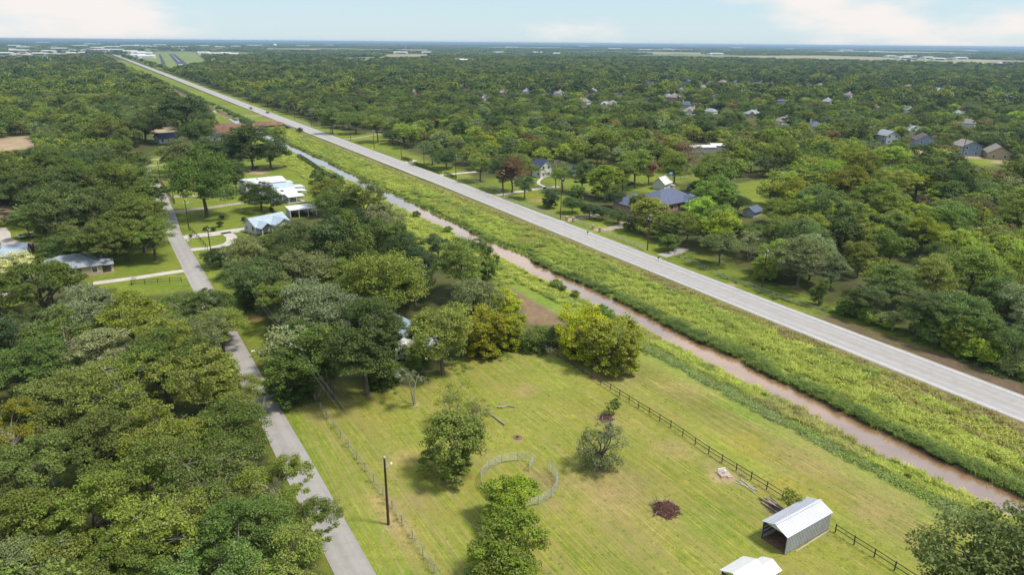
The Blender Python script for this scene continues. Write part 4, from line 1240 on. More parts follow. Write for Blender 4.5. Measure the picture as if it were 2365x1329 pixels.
# trees alike in look and place: tell them apart by their order away from the viewpoint where that is short enough to follow
by = {}
for i, lb in enumerate(labels):
    by.setdefault(lb, []).append(i)
ORD = ['nearest', 'second nearest', 'third nearest', 'fourth nearest', 'fifth nearest', 'sixth nearest']
for lb, ids in by.items():
    if 1 < len(ids) <= 6:
        ids.sort(key=lambda i: math.hypot(TREES[i][0], TREES[i][1]))
        for k, i in enumerate(ids):
            labels[i] = f'{lb}, {ORD[k] if k < len(ids) - 1 else "farthest"}'
NAME = {'shrub': 'shrub', 'sapling': 'sapling'}
for T_, lb in zip(TREES, labels):
    x, y, k, kd, c, _, zs, rz = T_
    s_, t_ = st((x, y))
    meshes = KIND[kd][3]
    tm, cm = meshes[rnd.randrange(len(meshes))]
    root = thing(NAME.get(kd, 'tree'), lb, 'shrub' if kd == 'shrub' else 'tree', (x, y, float(ground_z(s_, t_)) - 0.02), rz,
                 ('shrubs ' if kd == 'shrub' else 'trees ') + zone(x, y), (k, k, k * zs))
    link('trunk', tm, root)
    cr = link('crown', cm, root)
    v = rnd.uniform(0.75, 1.3) * (1.22 if t_ > 130 else 1.0)
    base = COL[c]
    cr.color = (base[0] * v * rnd.uniform(0.9, 1.12), base[1] * v, base[2] * v * rnd.uniform(0.8, 1.2), 1)

# ------------------------------------------------------------------ the wood beyond: one mass
import bmesh


def proto(tm, cm, m):
    bm = bmesh.new()
    bm.from_mesh(cm)
    n = len(bm.faces)
    if tm is not None:
        bm.from_mesh(tm)
    bm.faces.ensure_lookup_table()
    for f in bm.faces[n:]:
        f.material_index = 1
    me = bpy.data.meshes.new('tree_mass')
    bm.to_mesh(me)
    bm.free()
    me.materials.append(m); me.materials.append(m_bark)
    return me


def scatter(name, label, cat, protos, P, rot, scl, idxs, tint, tilt=None):
    """many copies of a few meshes on points, as one object"""
    coll = bpy.data.collections.new(name + '_sources')
    for i, me in enumerate(protos):
        o = bpy.data.objects.new(f'{name}_source_{i:02d}', me)
        coll.objects.link(o)
    me = bpy.data.meshes.new(name)
    P = np.asarray(P, np.float32)
    me.vertices.add(len(P)); me.vertices.foreach_set('co', P.ravel())
    rot3 = np.zeros((len(P), 3), np.float32); rot3[:, 2] = rot
    if tilt is not None: rot3[:, 0] = tilt
    me.attributes.new('turn', 'FLOAT_VECTOR', 'POINT').data.foreach_set('vector', rot3.ravel())
    me.attributes.new('size', 'FLOAT_VECTOR', 'POINT').data.foreach_set('vector', np.asarray(scl, np.float32).ravel())
    me.attributes.new('pick', 'INT', 'POINT').data.foreach_set('value', np.asarray(idxs, np.int32))
    me.attributes.new('tint', 'FLOAT_COLOR', 'POINT').data.foreach_set('color', np.concatenate([tint, np.ones((len(P), 1))], 1).astype(np.float32).ravel())
    me.update()
    o = link(name, me)
    ng = bpy.data.node_groups.new(name, 'GeometryNodeTree')
    ng.interface.new_socket('Geometry', in_out='INPUT', socket_type='NodeSocketGeometry')
    ng.interface.new_socket('Geometry', in_out='OUTPUT', socket_type='NodeSocketGeometry')
    gi, go = ng.nodes.new('NodeGroupInput'), ng.nodes.new('NodeGroupOutput')
    ci = ng.nodes.new('GeometryNodeCollectionInfo')
    ci.inputs['Collection'].default_value = coll
    ci.inputs['Separate Children'].default_value = True
    ci.inputs['Reset Children'].default_value = True
    ip = ng.nodes.new('GeometryNodeInstanceOnPoints')
    ip.inputs['Pick Instance'].default_value = True

    def na(nm, typ):
        n = ng.nodes.new('GeometryNodeInputNamedAttribute')
        n.data_type = typ
        n.inputs['Name'].default_value = nm
        return n.outputs['Attribute']
    ng.links.new(gi.outputs[0], ip.inputs['Points'])
    ng.links.new(ci.outputs[0], ip.inputs['Instance'])
    ng.links.new(na('pick', 'INT'), ip.inputs['Instance Index'])
    er = ng.nodes.new('FunctionNodeEulerToRotation')
    ng.links.new(na('turn', 'FLOAT_VECTOR'), er.inputs[0])
    ng.links.new(er.outputs[0], ip.inputs['Rotation'])
    ng.links.new(na('size', 'FLOAT_VECTOR'), ip.inputs['Scale'])
    ng.links.new(ip.outputs[0], go.inputs[0])
    md = o.modifiers.new('scatter', 'NODES')
    md.node_group = ng
    return tag(o, label, cat, kind='stuff')


kw_mid = dict(lobes=9, clumps=9, leaves=34, leaf=0.52, low=-0.3, lobe_r=(0.18, 0.26), spread=0.7, twigs=4, m=m_leaf_far)
mid = [make_tree(400 + i, 11.5, 11.0, 2.6, **kw_mid) for i in range(4)]
kw_oak = dict(kw_mid, flat=0.72)
mid += [make_tree(420 + i, 11.5, 8.5, 1.8, **kw_oak) for i in range(2)]
mid += [make_tree(430, 9, 9.5, 3.0, lobes=9, clumps=7, leaves=16, leaf=0.4, m=m_leaf_far, twigs=50, solid=False, bark=m_greybark)]
kw_far = dict(lobes=7, clumps=6, leaves=13, leaf=1.25, low=-0.2, lobe_r=(0.2, 0.3), spread=0.66, twigs=0, m=m_leaf_far)
farp = [make_tree(440 + i, 11.5, 10.0, 1.5, **kw_far) for i in range(4)]
protos = [proto(a, b_, m_leaf_far) for a, b_ in mid] + [proto(None, b_, m_leaf_far) for a, b_ in farp]


def copse(seed):
    """several tree crowns as one patch of wood, 50 m across"""
    r = np.random.default_rng(seed)
    P, N, V, Z = [], [], [], []
    for k in range(16):
        c = np.array([r.uniform(-22, 22), r.uniform(-22, 22), r.uniform(3.5, 6.0)])
        n = 42
        d = unit(r.normal(size=(n, 3)))
        d[:, 2] = np.abs(d[:, 2]) * 1.0 - 0.15
        P.append(c + d * np.array([7.0, 7.0, 4.6]) * r.uniform(0.75, 1.1, (n, 1)))
        N.append(unit(d + np.array([0, 0, 0.5]) + r.normal(size=(n, 3)) * 0.35))
        hv = r.random()
        V.append(np.stack([0.6 * hv + 0.4 * r.random(n), 0.6 * r.random() + 0.4 * r.random(n)], 1))
        Z.append(np.full(n, 3.6))
    P = np.concatenate(P); P[:, 2] = np.maximum(P[:, 2], 0.1)
    return leaf_mesh('copse', P, np.concatenate(N), np.concatenate(Z), np.concatenate(V), m_leaf_far, r, 0.9)


protos += [copse(470 + i) for i in range(3)]
FP, FR, FS, FI, FT = [], [], [], [], []


def put(x, y, z, scl, i, c, lo=0.7, hi=1.4):
    v = rnd.uniform(lo, hi)
    FP.append((x, y, z)); FR.append(rnd.uniform(0, 6.28)); FS.append(scl); FI.append(i)
    FT.append((c[0] * v * rnd.uniform(0.9, 1.12), c[1] * v, c[2] * v))


MIDX = {'pecan': (0, 1, 2, 3), 'snag': (0, 2, 6), 'elm': (0, 1, 2, 3), 'young': (1, 2, 3), 'bushy': (1, 3), 'vine': (1, 3), 'oak': (4, 5), 'dead': (6,)}
for c in rest:
    k = c[2] * KIND[c[3]][0] / 11.5
    k = max(k, 0.75)
    put(c[0], c[1], float(ground_z(*st(c[:2]))), (k, k, k * c[6]), rnd.choice(MIDX[c[3]]), COL[c[4]])
bx_, by_ = fill(750, 2700, 11.5, 61)
okb = ~blocked(bx_, by_, False)
gap = fbm(bx_ / 150, by_ / 150, 70)
okb &= (rng.random(len(bx_)) < np.where(gap < 0.33, 0.2, 0.95))
town = (bx_ * DT[0] + by_ * DT[1] < 60) & (np.hypot(bx_, by_) > 1500)
okb &= ~(town & (rng.random(len(bx_)) < 0.45))
okb &= ~hides(bx_, by_, 10.0, 9.5)
tone = fbm(bx_ / 90, by_ / 90, 75)
for x, y, g_ in zip(bx_[okb], by_[okb], tone[okb]):
    k = rnd.uniform(0.55, 1.3)
    c = COL[rnd.choice(['deep', 'dark', 'dark', 'olive'] if g_ < 0.47 else ['olive', 'green', 'moss', 'deep', 'olive'])]
    put(x, y, 0, (k, k, k * rnd.uniform(0.8, 1.15)), 7 + rnd.randrange(4), c)
bx_, by_ = fill(2650, 9000, 40, 62)
okb = ~blocked(bx_, by_, False)
gap = fbm(bx_ / 700, by_ / 420, 80)
okb &= gap > 0.40
okb &= ~hides(bx_, by_, 45.0, 10.0)
for x, y in zip(bx_[okb], by_[okb]):
    k = rnd.uniform(0.75, 1.1)
    put(x, y, 0, (k, k, k * rnd.uniform(0.9, 1.3)), 11 + rnd.randrange(3), COL[rnd.choice(['deep', 'dark', 'deep', 'green'])])
bx_, by_ = fill(8900, 34000, 150, 63)
gap = fbm(bx_ / 2600, by_ / 1500, 90)
okb = (gap > 0.42) & ~hides(bx_, by_, 130.0, 12.0)
for x, y in zip(bx_[okb], by_[okb]):
    k = rnd.uniform(2.6, 4.2)
    put(x, y, 0, (k, k, 1.35), 11 + rnd.randrange(3), COL[rnd.choice(['deep', 'dark'])])
scatter('forest', 'endless mixed woodland spreading to the horizon', 'forest', protos, FP, FR, FS, FI, np.array(FT))
print('trees', len(TREES), 'forest', len(FP))
# ================================================================== TALL GRASS AND WEEDS (uncountable)
def blade_tuft(seed, n, h, rad, width, arch):
    r = np.random.default_rng(seed)
    V, F, C = [], [], []
    for k in range(n):
        a, q = r.uniform(0, 6.28), rad * math.sqrt(r.random())
        b = np.array([math.cos(a) * q, math.sin(a) * q, -0.05])
        d2 = r.uniform(0, 6.28)
        o = np.array([math.cos(d2), math.sin(d2), 0])
        L = h * r.uniform(0.6, 1.15)
        w = width * r.uniform(0.7, 1.3)
        sd = np.array([-o[1], o[0], 0]) * w / 2
        m1 = b + np.array([0, 0, L * 0.62]) + o * L * arch * 0.25
        tp = b + np.array([0, 0, L * (1 - 0.3 * arch)]) + o * L * arch
        i = len(V)
        V += [b - sd * 0.7, b + sd * 0.7, m1 + sd, m1 - sd, tp + sd * 0.25, tp - sd * 0.25]
        F += [(i, i + 1, i + 2, i + 3), (i + 3, i + 2, i + 4, i + 5)]
        C += [(r.random(), r.random(), 0, 1)] * 6
    me = np_mesh('tuft', V, F, [m_grass])
    me.attributes.new('leafvar', 'FLOAT_COLOR', 'POINT').data.foreach_set('color', np.array(C, np.float32).ravel())
    return me


def weed_tuft(seed, n, rad, h, leaf):
    r = np.random.default_rng(seed)
    d = unit(r.normal(size=(n, 3))); d[:, 2] = np.abs(d[:, 2])
    P = d * np.array([rad, rad, h]) * (r.random((n, 1)) ** 0.5)
    return leaf_mesh('weed', P, unit(d + np.array([0, 0, 0.8]) + r.normal(size=(n, 3)) * 0.5), leaf * r.uniform(0.6, 1.3, n),
                     r.random((n, 2)), m_grass, r, 0.5)


tufts = [blade_tuft(1, 46, 0.95, 0.75, 0.075, 0.45), blade_tuft(2, 46, 1.1, 0.8, 0.07, 0.6), blade_tuft(3, 44, 1.9, 0.55, 0.08, 0.75),
         weed_tuft(4, 80, 0.75, 0.75, 0.22), weed_tuft(5, 80, 0.85, 0.6, 0.2), blade_tuft(6, 40, 0.5, 0.45, 0.05, 0.5)]
GP, GR, GS, GI, GT = [], [], [], [], []
g_lime, g_mid, g_dark, g_yel, g_grey, g_str = (0.36, 0.44, 0.08), (0.24, 0.32, 0.06), (0.10, 0.165, 0.05), (0.40, 0.44, 0.085), (0.27, 0.32, 0.15), (0.33, 0.25, 0.14)


def mixv(a, b_, k):
    return tuple(x * (1 - k) + y * k for x, y in zip(a, b_))


def sow(t0, t1, s0, s1, dens, fn, seed):
    r = np.random.default_rng(seed)
    n = int((t1 - t0) * (s1 - s0) * dens)
    S_, T_ = r.uniform(s0, s1, n), r.uniform(t0, t1, n)
    Z = ground_z(S_, T_)
    N1, N2 = fbm(S_ / 9, T_ / 4.5, 101), fbm(S_ / 3.5, T_ / 2.5, 105)
    big = fbm(S_ / 22, T_ / 9, 108)
    for s, t, z, a, b_, g_ in zip(S_, T_, Z, N1, N2, big):
        res = fn(s, t, z, a, b_, g_, r)
        if res is None:
            continue
        i, k, kz, c = res
        p = xy(s, t)
        v = r.uniform(0.8, 1.2)
        GP.append((p[0], p[1], z)); GR.append(r.uniform(0, 6.28)); GS.append((k, k, k * kz)); GI.append(i)
        GT.append((c[0] * v, c[1] * v, c[2] * v))


def east_bank(s, t, z, a, b_, g_, r):
    if z < -0.88:
        return None
    edge = 97.2 + float(wob(s + 400))
    if t < edge + 1.2 + 2.4 * a:                    # reeds at the water's edge
        return (2, r.uniform(0.5, 0.8) * (1.0 if s < 150 else 0.5), 0.95, mixv(g_dark, g_mid, b_)) if (a > 0.42 or r.random() < 0.3) else (r.integers(0, 2), 1.0, 1.1, mixv(g_mid, g_dark, b_ * 0.8))
    if t > 110.6 + 2.4 * a:
        return (5, r.uniform(0.8, 1.4), 1.0, mixv(g_str, g_yel, b_)) if r.random() < 0.5 else None
    if s < 60 and t > 106 and a > 0.5:
        return (3, r.uniform(0.7, 1.1), 1.0, mixv(g_yel, g_str, b_ * 0.6))
    if g_ < 0.36 and b_ > 0.45:                      # thin, dead or trodden patches
        return (5, r.uniform(0.7, 1.2), 0.9, mixv(g_str, g_yel, b_))
    c = mixv(g_lime, g_mid, np.clip(a * 2.2 - 0.6, 0, 1))
    c = mixv(c, g_yel, np.clip(g_ * 2.2 - 0.8, 0, 0.7))
    if b_ < 0.32: c = mixv(c, g_dark, 0.6)
    return (3 if b_ > 0.6 else int(r.integers(0, 2)), r.uniform(0.6, 1.25) * (0.6 + 0.75 * a), 0.8, c)


BROWN_FIELD = [p_ for c_, _, p_ in PATCHES if c_ is C_BROWN][0]


def west_bank(s, t, z, a, b_, g_, r):
    if z < -0.88:
        return None
    lim = 82.8 + 2.0 * a if s < 112 else 73.5 + 4 * a
    if t < lim:
        return None
    if s > 100 and s < 135:
        q = xy(s, t)
        if inside(BROWN_FIELD, np.array([q[0]]), np.array([q[1]]))[0]:
            return None
    if t < lim + 2.6 and s < 120:
        return (4, r.uniform(0.8, 1.2), 1.0, mixv(g_grey, g_mid, b_))
    c = mixv(g_lime, g_yel, np.clip(a * 1.6 - 0.2, 0, 1))
    if b_ < 0.35: c = mixv(c, g_dark, 0.5)
    if g_ > 0.62 and s < 110: c = mixv(c, g_str, 0.4)
    return (4 if b_ > 0.58 else int(r.integers(0, 2)), r.uniform(0.6, 1.0), 0.9, c)


for s0, s1, de in ((12, 110, 3.6), (110, 230, 2.3), (230, 460, 1.2)):
    sow(96.5, 115.5, s0, s1, de, east_bank, int(s0) + 7)
    sow(82.0 if s0 < 100 else 73.0, 92.0, s0, min(s1, 420), de, west_bank, int(s0) + 8)
sow(97.5, 102.5, 460, 1500, 0.25, lambda s, t, z, a, b_, g_, r: (2, 1.3, 0.9, g_dark) if a > 0.45 else None, 91)
# unmown ridges under the fences
for T0, W_, s0, s1 in ((24.5, 0.5, 20, 104), (68.0, 0.45, 20, 105)):
    sow(T0 - W_, T0 + W_, s0, s1, 1.3, lambda s, t, z, a, b_, g_, r: (5, r.uniform(0.35, 0.7), 0.6, mixv(g_lime, g_str, a)), int(T0) + 3)
# weeds along the wood's edge above the paddock
for px, py, w_ in ((700, 905, 5), (880, 885, 5), (960, 848, 6), (1040, 832, 6), (1130, 812, 5), (1215, 800, 5), (1300, 800, 5), (1470, 800, 4), (1600, 600, 5), (1700, 650, 5), (1800, 690, 5), (1930, 722, 4), (2050, 762, 4), (2150, 800, 4), (2260, 845, 4), (2350, 880, 4)):
    q = st(G(px, py)[0])
    sow(q[1] - w_ * 0.4, q[1] + w_ * 0.4, q[0] - w_, q[0] + w_, 0.9, lambda s, t, z, a, b_, g_, r: (int(r.choice([3, 4, 5])), r.uniform(0.6, 1.2), 1.0, mixv(g_mid, g_dark, b_)), px)
# short coarse tufts through the mown grass
pad_ = PADDOCK


def turf(s, t, z, a, b_, g_, r):
    q = xy(s, t)
    if not inside(pad_, np.array([q[0]]), np.array([q[1]]))[0]:
        return None
    return (5, r.uniform(0.2, 0.5), 0.3, mixv(mixv(g_lime, g_str, 0.45), g_mid, b_ * 0.5))


sow(20, 82, 15, 105, 0.5, turf, 77)
scatter('tall_grass', 'lush tall grass and reeds covering both ditch banks', 'grass', tufts, GP, GR, GS, GI, np.array(GT))
print('tufts', len(GP))
# ================================================================== BUILDINGS
E0 = -AZ
m_whitewall = mat('white siding', (0.62, 0.61, 0.59), 0.7, 0.06, 2.0, dirt=((0.45, 0.42, 0.37), 0.35), streak=(1, 1, 4))
m_whiteroof = mat('white metal roof', (0.66, 0.66, 0.65), 0.45, 0.06, 1.0, dirt=((0.5, 0.48, 0.44), 0.3), spec=0.5)
m_bluemetal = mat('pale blue metal roof', (0.42, 0.50, 0.58), 0.4, 0.1, 0.6, dirt=((0.3, 0.33, 0.36), 0.3), spec=0.5)
m_greyroof = mat('grey shingle', (0.30, 0.33, 0.37), 0.85, 0.15, 1.2, dirt=((0.2, 0.2, 0.21), 0.5))
m_blueroof = mat('slate blue shingle', (0.115, 0.135, 0.21), 0.85, 0.2, 1.5, dirt=((0.08, 0.09, 0.13), 0.5))
m_navy = mat('navy shingle', (0.05, 0.065, 0.12), 0.85, 0.2, 1.5)
m_tanroof = mat('tan shingle', (0.27, 0.24, 0.22), 0.9, 0.2, 1.0)
m_brownroof = mat('brown shingle', (0.14, 0.11, 0.10), 0.9, 0.2, 1.0)
m_brick = mat('tan brick', (0.36, 0.24, 0.17), 0.9, 0.2, 3.0)
m_tanwall = mat('tan wall', (0.46, 0.36, 0.25), 0.85, 0.12, 2.0)
m_slatewall = mat('slate blue siding', (0.20, 0.27, 0.36), 0.8, 0.1, 2.0, streak=(1, 1, 5))
m_greywall = mat('grey siding', (0.40, 0.42, 0.44), 0.8, 0.12, 2.0)
m_trim = mat('white trim', (0.76, 0.76, 0.74), 0.6, 0.05, 3.0)
m_door = mat('dark door', (0.10, 0.07, 0.06), 0.6, 0.1, 3.0)
m_glass, nt, out = ntree('window glass')
b = nd(nt, 'ShaderNodeBsdfPrincipled', {'Base Color': (0.03, 0.04, 0.05, 1), 'Roughness': 0.06})
b.inputs['Specular IOR Level'].default_value = 0.8
nt.links.new(b.outputs[0], out.inputs[0])
m_darkwood = mat('dark weathered wood', (0.075, 0.062, 0.055), 0.9, 0.3, 4.0, streak=(1, 1, 0.2))
m_paleboard = mat('pale weathered boards', (0.50, 0.46, 0.40), 0.9, 0.2, 3.0)
m_steel = mat('galvanised steel', (0.52, 0.54, 0.57), 0.45, 0.12, 2.0, metal=0.55, dirt=((0.3, 0.26, 0.22), 0.25), spec=0.5)
m_black = mat('black rubber', (0.02, 0.02, 0.022), 0.7, 0.2, 4.0)


def gable_wall(L, W, h, rise, z0=0.0):
    x, y = L / 2, W / 2
    mb = MB()
    vs = [(-x, -y, z0), (x, -y, z0), (x, y, z0), (-x, y, z0), (-x, -y, h), (x, -y, h), (x, y, h), (-x, y, h), (-x, 0, h + rise), (x, 0, h + rise)]
    mb.add(vs, [(0, 1, 5, 4), (2, 3, 7, 6), (1, 2, 6, 9, 5), (3, 0, 4, 8, 7), (4, 5, 9, 8), (6, 7, 8, 9), (3, 2, 1, 0)])
    return mb


def gable_roof(mb, L, W, h, rise, ov=0.45, th=0.14, ribs=0, cx=0.0, cy_=0.0):
    x, y = L / 2 + ov, W / 2 + ov
    ze = h - rise * ov / (W / 2) + 0.04
    zr = h + rise + 0.04
    for sgn in (-1, 1):
        poly = [(cx - x, cy_ + sgn * y, ze), (cx + x, cy_ + sgn * y, ze), (cx + x, cy_, zr), (cx - x, cy_, zr)]
        mb.slab(poly if sgn < 0 else poly[::-1], th)
        for k in range(ribs):
            u = cx - x + (k + 0.5) * 2 * x / ribs
            mb.bar((u, cy_ + sgn * y, ze + 0.035), (u, cy_ + sgn * 0.05, zr + 0.03), 0.07, 0.07)
    return mb


def hip_roof(mb, L, W, h, rise, ov=0.5, th=0.14, cx=0.0, cy_=0.0):
    x, y = L / 2 + ov, W / 2 + ov
    ze, zr = h - 0.08, h + rise
    r_ = max(0.1, x - y)
    a, b_, c, d = (cx - x, cy_ - y, ze), (cx + x, cy_ - y, ze), (cx + x, cy_ + y, ze), (cx - x, cy_ + y, ze)
    e, f = (cx - r_, cy_, zr), (cx + r_, cy_, zr)
    lo = [(p[0], p[1], p[2] - th) for p in (a, b_, c, d)]
    mb.add([a, b_, c, d, e, f] + lo, [(0, 1, 5, 4), (1, 2, 5), (2, 3, 4, 5), (3, 0, 4), (9, 8, 7, 6), (0, 6, 7, 1), (1, 7, 8, 2), (2, 8, 9, 3), (3, 9, 6, 0)])
    return mb


def add_window(root, x, y, z, w, h, face, frame_mat=None):
    """face: outward direction in the house's frame, 'x+','x-','y+','y-'"""
    ax, sg = face[0], 1 if face[1] == '+' else -1
    f, p = MB(), MB()
    if ax == 'y':
        f.box((x, y + sg * 0.03, z), (w + 0.24, 0.06, h + 0.24)); p.box((x, y + sg * 0.05, z), (w, 0.06, h))
    else:
        f.box((x + sg * 0.03, y, z), (0.06, w + 0.24, h + 0.24)); p.box((x + sg * 0.05, y, z), (0.06, w, h))
    fo = f.build('window', frame_mat or m_trim, root)
    p.build('pane', m_glass, fo)


def add_door(root, x, y, face, w=1.0, h=2.05, m=None):
    ax, sg = face[0], 1 if face[1] == '+' else -1
    d = MB()
    d.box((x, y + sg * 0.04, h / 2), (w, 0.08, h)) if ax == 'y' else d.box((x + sg * 0.04, y, h / 2), (0.08, w, h))
    d.build('door', m or m_door, root)


def house(label, px, py, L, W, h, rise, roof, wall_m, roof_m, rz=None, name='house', cat='house', group=None, ribs=0, ov=0.5, windows=True, loc=None, door=True, foundation=True):
    p = G(px, py)[0] if loc is None else loc
    root = thing(name, label, cat, (p[0], p[1], 0.02), E0 if rz is None else rz, group)
    if roof == 'gable':
        gable_wall(L, W, h, rise).build('wall', wall_m, root)
        gable_roof(MB(), L, W, h, rise, ov, ribs=ribs).build('roof', roof_m, root)
    else:
        MB().box((0, 0, h / 2), (L, W, h)).build('wall', wall_m, root)
        hip_roof(MB(), L, W, h, rise, ov).build('roof', roof_m, root)
    if windows:
        n = max(2, int(L / 3.2))
        for fl in range(1 if h < 4.2 else 2):
            for k in range(n):
                u = -L / 2 + (k + 0.5) * L / n
                for fc, yy in (('y-', -W / 2), ('y+', W / 2)):
                    if door and fl == 0 and k == n // 2:
                        if fc == 'y-': add_door(root, u, yy, fc)
                        continue
                    add_window(root, u, yy, 1.5 + fl * 2.8, 1.1, 1.25, fc)
            for fc, xx in (('x-', -L / 2), ('x+', L / 2)):
                add_window(root, xx, -W / 4, 1.5 + fl * 2.8, 1.0, 1.2, fc); add_window(root, xx, W / 4, 1.5 + fl * 2.8, 1.0, 1.2, fc)
    return root


def posts(root, pts, h, m, r=0.08, name='post'):
    for x, y in pts:
        MB().box((x, y, h / 2), (r * 2, r * 2, h)).build(name, m, root)


E0 = -AZ   # rotation that runs a length across the corridor; A90 along it
A90 = E0 + math.pi / 2
# porch house on the left lawn
h1 = house('grey hip-roofed house with a tan open porch on the left lawn', 168, 632, 13, 9, 2.7, 2.2, 'hip', m_tanwall, m_greyroof)
MB().box((6.5 + 1.2, -1.5, 0.15), (2.4, 5.5, 0.3)).build('porch_floor', m_tanwall, h1)
hip_roof(MB(), 4.6, 6.2, 2.5, 0.7, 0.25, cx=6.6, cy_=-1.5).build('porch_roof', m_greyroof, h1)
posts(h1, [(8.7, -4.1), (8.7, -1.5), (8.7, 1.0)], 2.5, m_paleboard)
house('grey-roofed house at the left edge beside the red fence', 5, 606, 12, 8, 2.7, 1.8, 'gable', m_whitewall, m_bluemetal, rz=E0 - 0.1)
# white farmhouse: a big flat-pitched house and a chain of lean-to roofs
f1 = house('large white farm building with a low white metal roof', 607, 440, 15, 12, 4.0, 0.9, 'gable', m_whitewall, m_whiteroof, rz=E0 + 0.05, ov=0.4, ribs=0)
for k in range(9):
    MB().bar((-7.4 + k * 1.85, -6.35, 4.02), (-7.4 + k * 1.85, -0.05, 4.99), 0.05, 0.05).build('roof_seam', m_whiteroof, f1)
MB().box((-2, -1.5, 4.95), (0.5, 0.5, 0.45)).build('roof_vent', m_greywall, f1)
MB().box((3, 2.2, 4.9), (0.4, 0.4, 0.4)).build('roof_vent', m_greywall, f1)
f1p = MB().slab([(7.6, -4.0, 3.0), (11.0, -4.0, 2.7), (11.0, 1.0, 2.7), (7.6, 1.0, 3.0)], 0.12).build('porch_roof', m_whiteroof, f1)
posts(f1, [(10.8, -3.8), (10.8, 0.8)], 2.58, m_trim)
f2 = house('white farmhouse wing with a grey metal roof', 645, 448, 9, 8, 2.8, 1.3, 'gable', m_whitewall, m_bluemetal, rz=E0 + 0.05)
MB().slab([(5.0, -3.5, 2.7), (9.0, -3.5, 2.4), (9.0, 2.0, 2.4), (5.0, 2.0, 2.7)], 0.1).build('porch_roof', m_whiteroof, f2)
posts(f2, [(8.8, -3.3), (8.8, 1.8)], 2.3, m_trim)
f3 = house('white metal-roofed farmhouse annexe with two open porches', 640, 462, 12, 9, 2.9, 1.2, 'gable', m_greywall, m_whiteroof, rz=E0 + 0.05)
MB().box((1.5, -2.0, 3.68), (1.0, 1.6, 0.12)).build('skylight', m_glass, f3)
MB().slab([(6.5, -1.0, 2.8), (11.0, -1.0, 2.5), (11.0, 4.0, 2.5), (6.5, 4.0, 2.8)], 0.1).build('porch_roof', m_whiteroof, f3)
MB().slab([(1.5, -9.0, 2.35), (7.5, -9.0, 2.35), (7.5, -5.1, 2.75), (1.5, -5.1, 2.75)], 0.1).build('porch_roof', m_whiteroof, f3)
MB().box((4.5, -7.0, 0.12), (6.4, 4.0, 0.24)).build('porch_floor', m_conc, f3)
posts(f3, [(10.8, -0.8), (10.8, 3.8), (1.8, -8.8), (4.5, -8.8), (7.2, -8.8)], 2.25, m_trim)
# house with pale blue metal roofs
b1 = house('house with pale blue metal gables beside the sweeping drive', 616, 530, 11, 6.5, 2.6, 1.9, 'gable', m_whitewall, m_bluemetal, rz=E0 + 0.35, ribs=14)
gable_wall(5, 5, 2.6, 1.5).build('wing_wall', m_whitewall, b1).matrix_local = Matrix.Translation((2.2, -3.6, 0)) @ Matrix.Rotation(math.pi / 2, 4, 'Z')
gable_roof(MB(), 6.2, 5, 2.6, 1.5, 0.4, ribs=7).build('wing_roof', m_bluemetal, b1).matrix_local = Matrix.Translation((2.2, -3.2, 0)) @ Matrix.Rotation(math.pi / 2, 4, 'Z')
gable_roof(MB(), 5.0, 3.8, 2.4, 1.2, 0.35, ribs=5).build('porch_roof', m_bluemetal, b1).matrix_local = Matrix.Translation((-3.3, -3.4, 0)) @ Matrix.Rotation(math.pi / 2, 4, 'Z')
posts(b1, [(-4.9, -5.7), (-1.7, -5.7)], 2.3, m_trim)
# long white carport
cp = thing('carport', 'long open-sided carport with a white roof above the grove', 'carport', (*G(697, 498)[0], 0.02), E0 + 0.03)
MB().slab([(-4.6, -2.6, 2.75), (4.6, -2.6, 2.75), (4.6, 2.6, 3.2), (-4.6, 2.6, 3.2)], 0.16).build('roof', m_whiteroof, cp)
MB().box((-4.4, 0, 1.35), (0.1, 4.8, 2.7)).build('end_wall', m_whitewall, cp)
MB().box((0, 2.45, 1.45), (8.8, 0.1, 2.9)).build('back_wall', m_whitewall, cp)
posts(cp, [(-4.3, -2.45), (-1.5, -2.45), (1.5, -2.45), (4.3, -2.45), (4.3, 2.4)], 2.6, m_trim)
m_redpaint = mat('red machine paint', (0.30, 0.035, 0.03), 0.5, 0.2, 3.0)
for dx, lb in ((-2.4, 'red mower parked at the walled end of the carport'), (0.3, 'red tractor parked in the middle of the carport'), (2.6, 'red machine parked at the open end of the carport')):
    q = cp.location + Matrix.Rotation(E0 + 0.03, 3, 'Z') @ Vector((dx, 0.3, 0))
    t_ = thing('mower', lb, 'mower', (q.x, q.y, 0.02), E0 + 0.03 + 1.57)
    MB().box((0.45, 0, 0.75), (1.0, 0.7, 0.55)).box((-0.5, 0, 0.55), (0.9, 1.0, 0.25)).build('body', m_redpaint, t_)
    MB().box((-0.45, 0, 0.85), (0.5, 0.5, 0.12)).box((-0.7, 0, 1.1), (0.12, 0.5, 0.5)).build('seat', m_black, t_)
    for wx, wy, wr in ((0.7, 0.45, 0.3), (0.7, -0.45, 0.3), (-0.6, 0.6, 0.5), (-0.6, -0.6, 0.5)):
        MB().tube([(wx, wy - 0.12, wr), (wx, wy + 0.12, wr)], wr, 12).build('wheel', m_black, t_)
# navy-roofed white houses by the far lawn
house('white house with a navy roof above the oaks', 391, 328, 13, 8, 3.0, 2.4, 'gable', m_whitewall, m_navy, rz=E0 + 0.25)
house('small white house with a navy roof half hidden by oaks', 492, 326, 10, 7, 3.0, 2.2, 'gable', m_whitewall, m_navy, rz=E0 + 1.3)
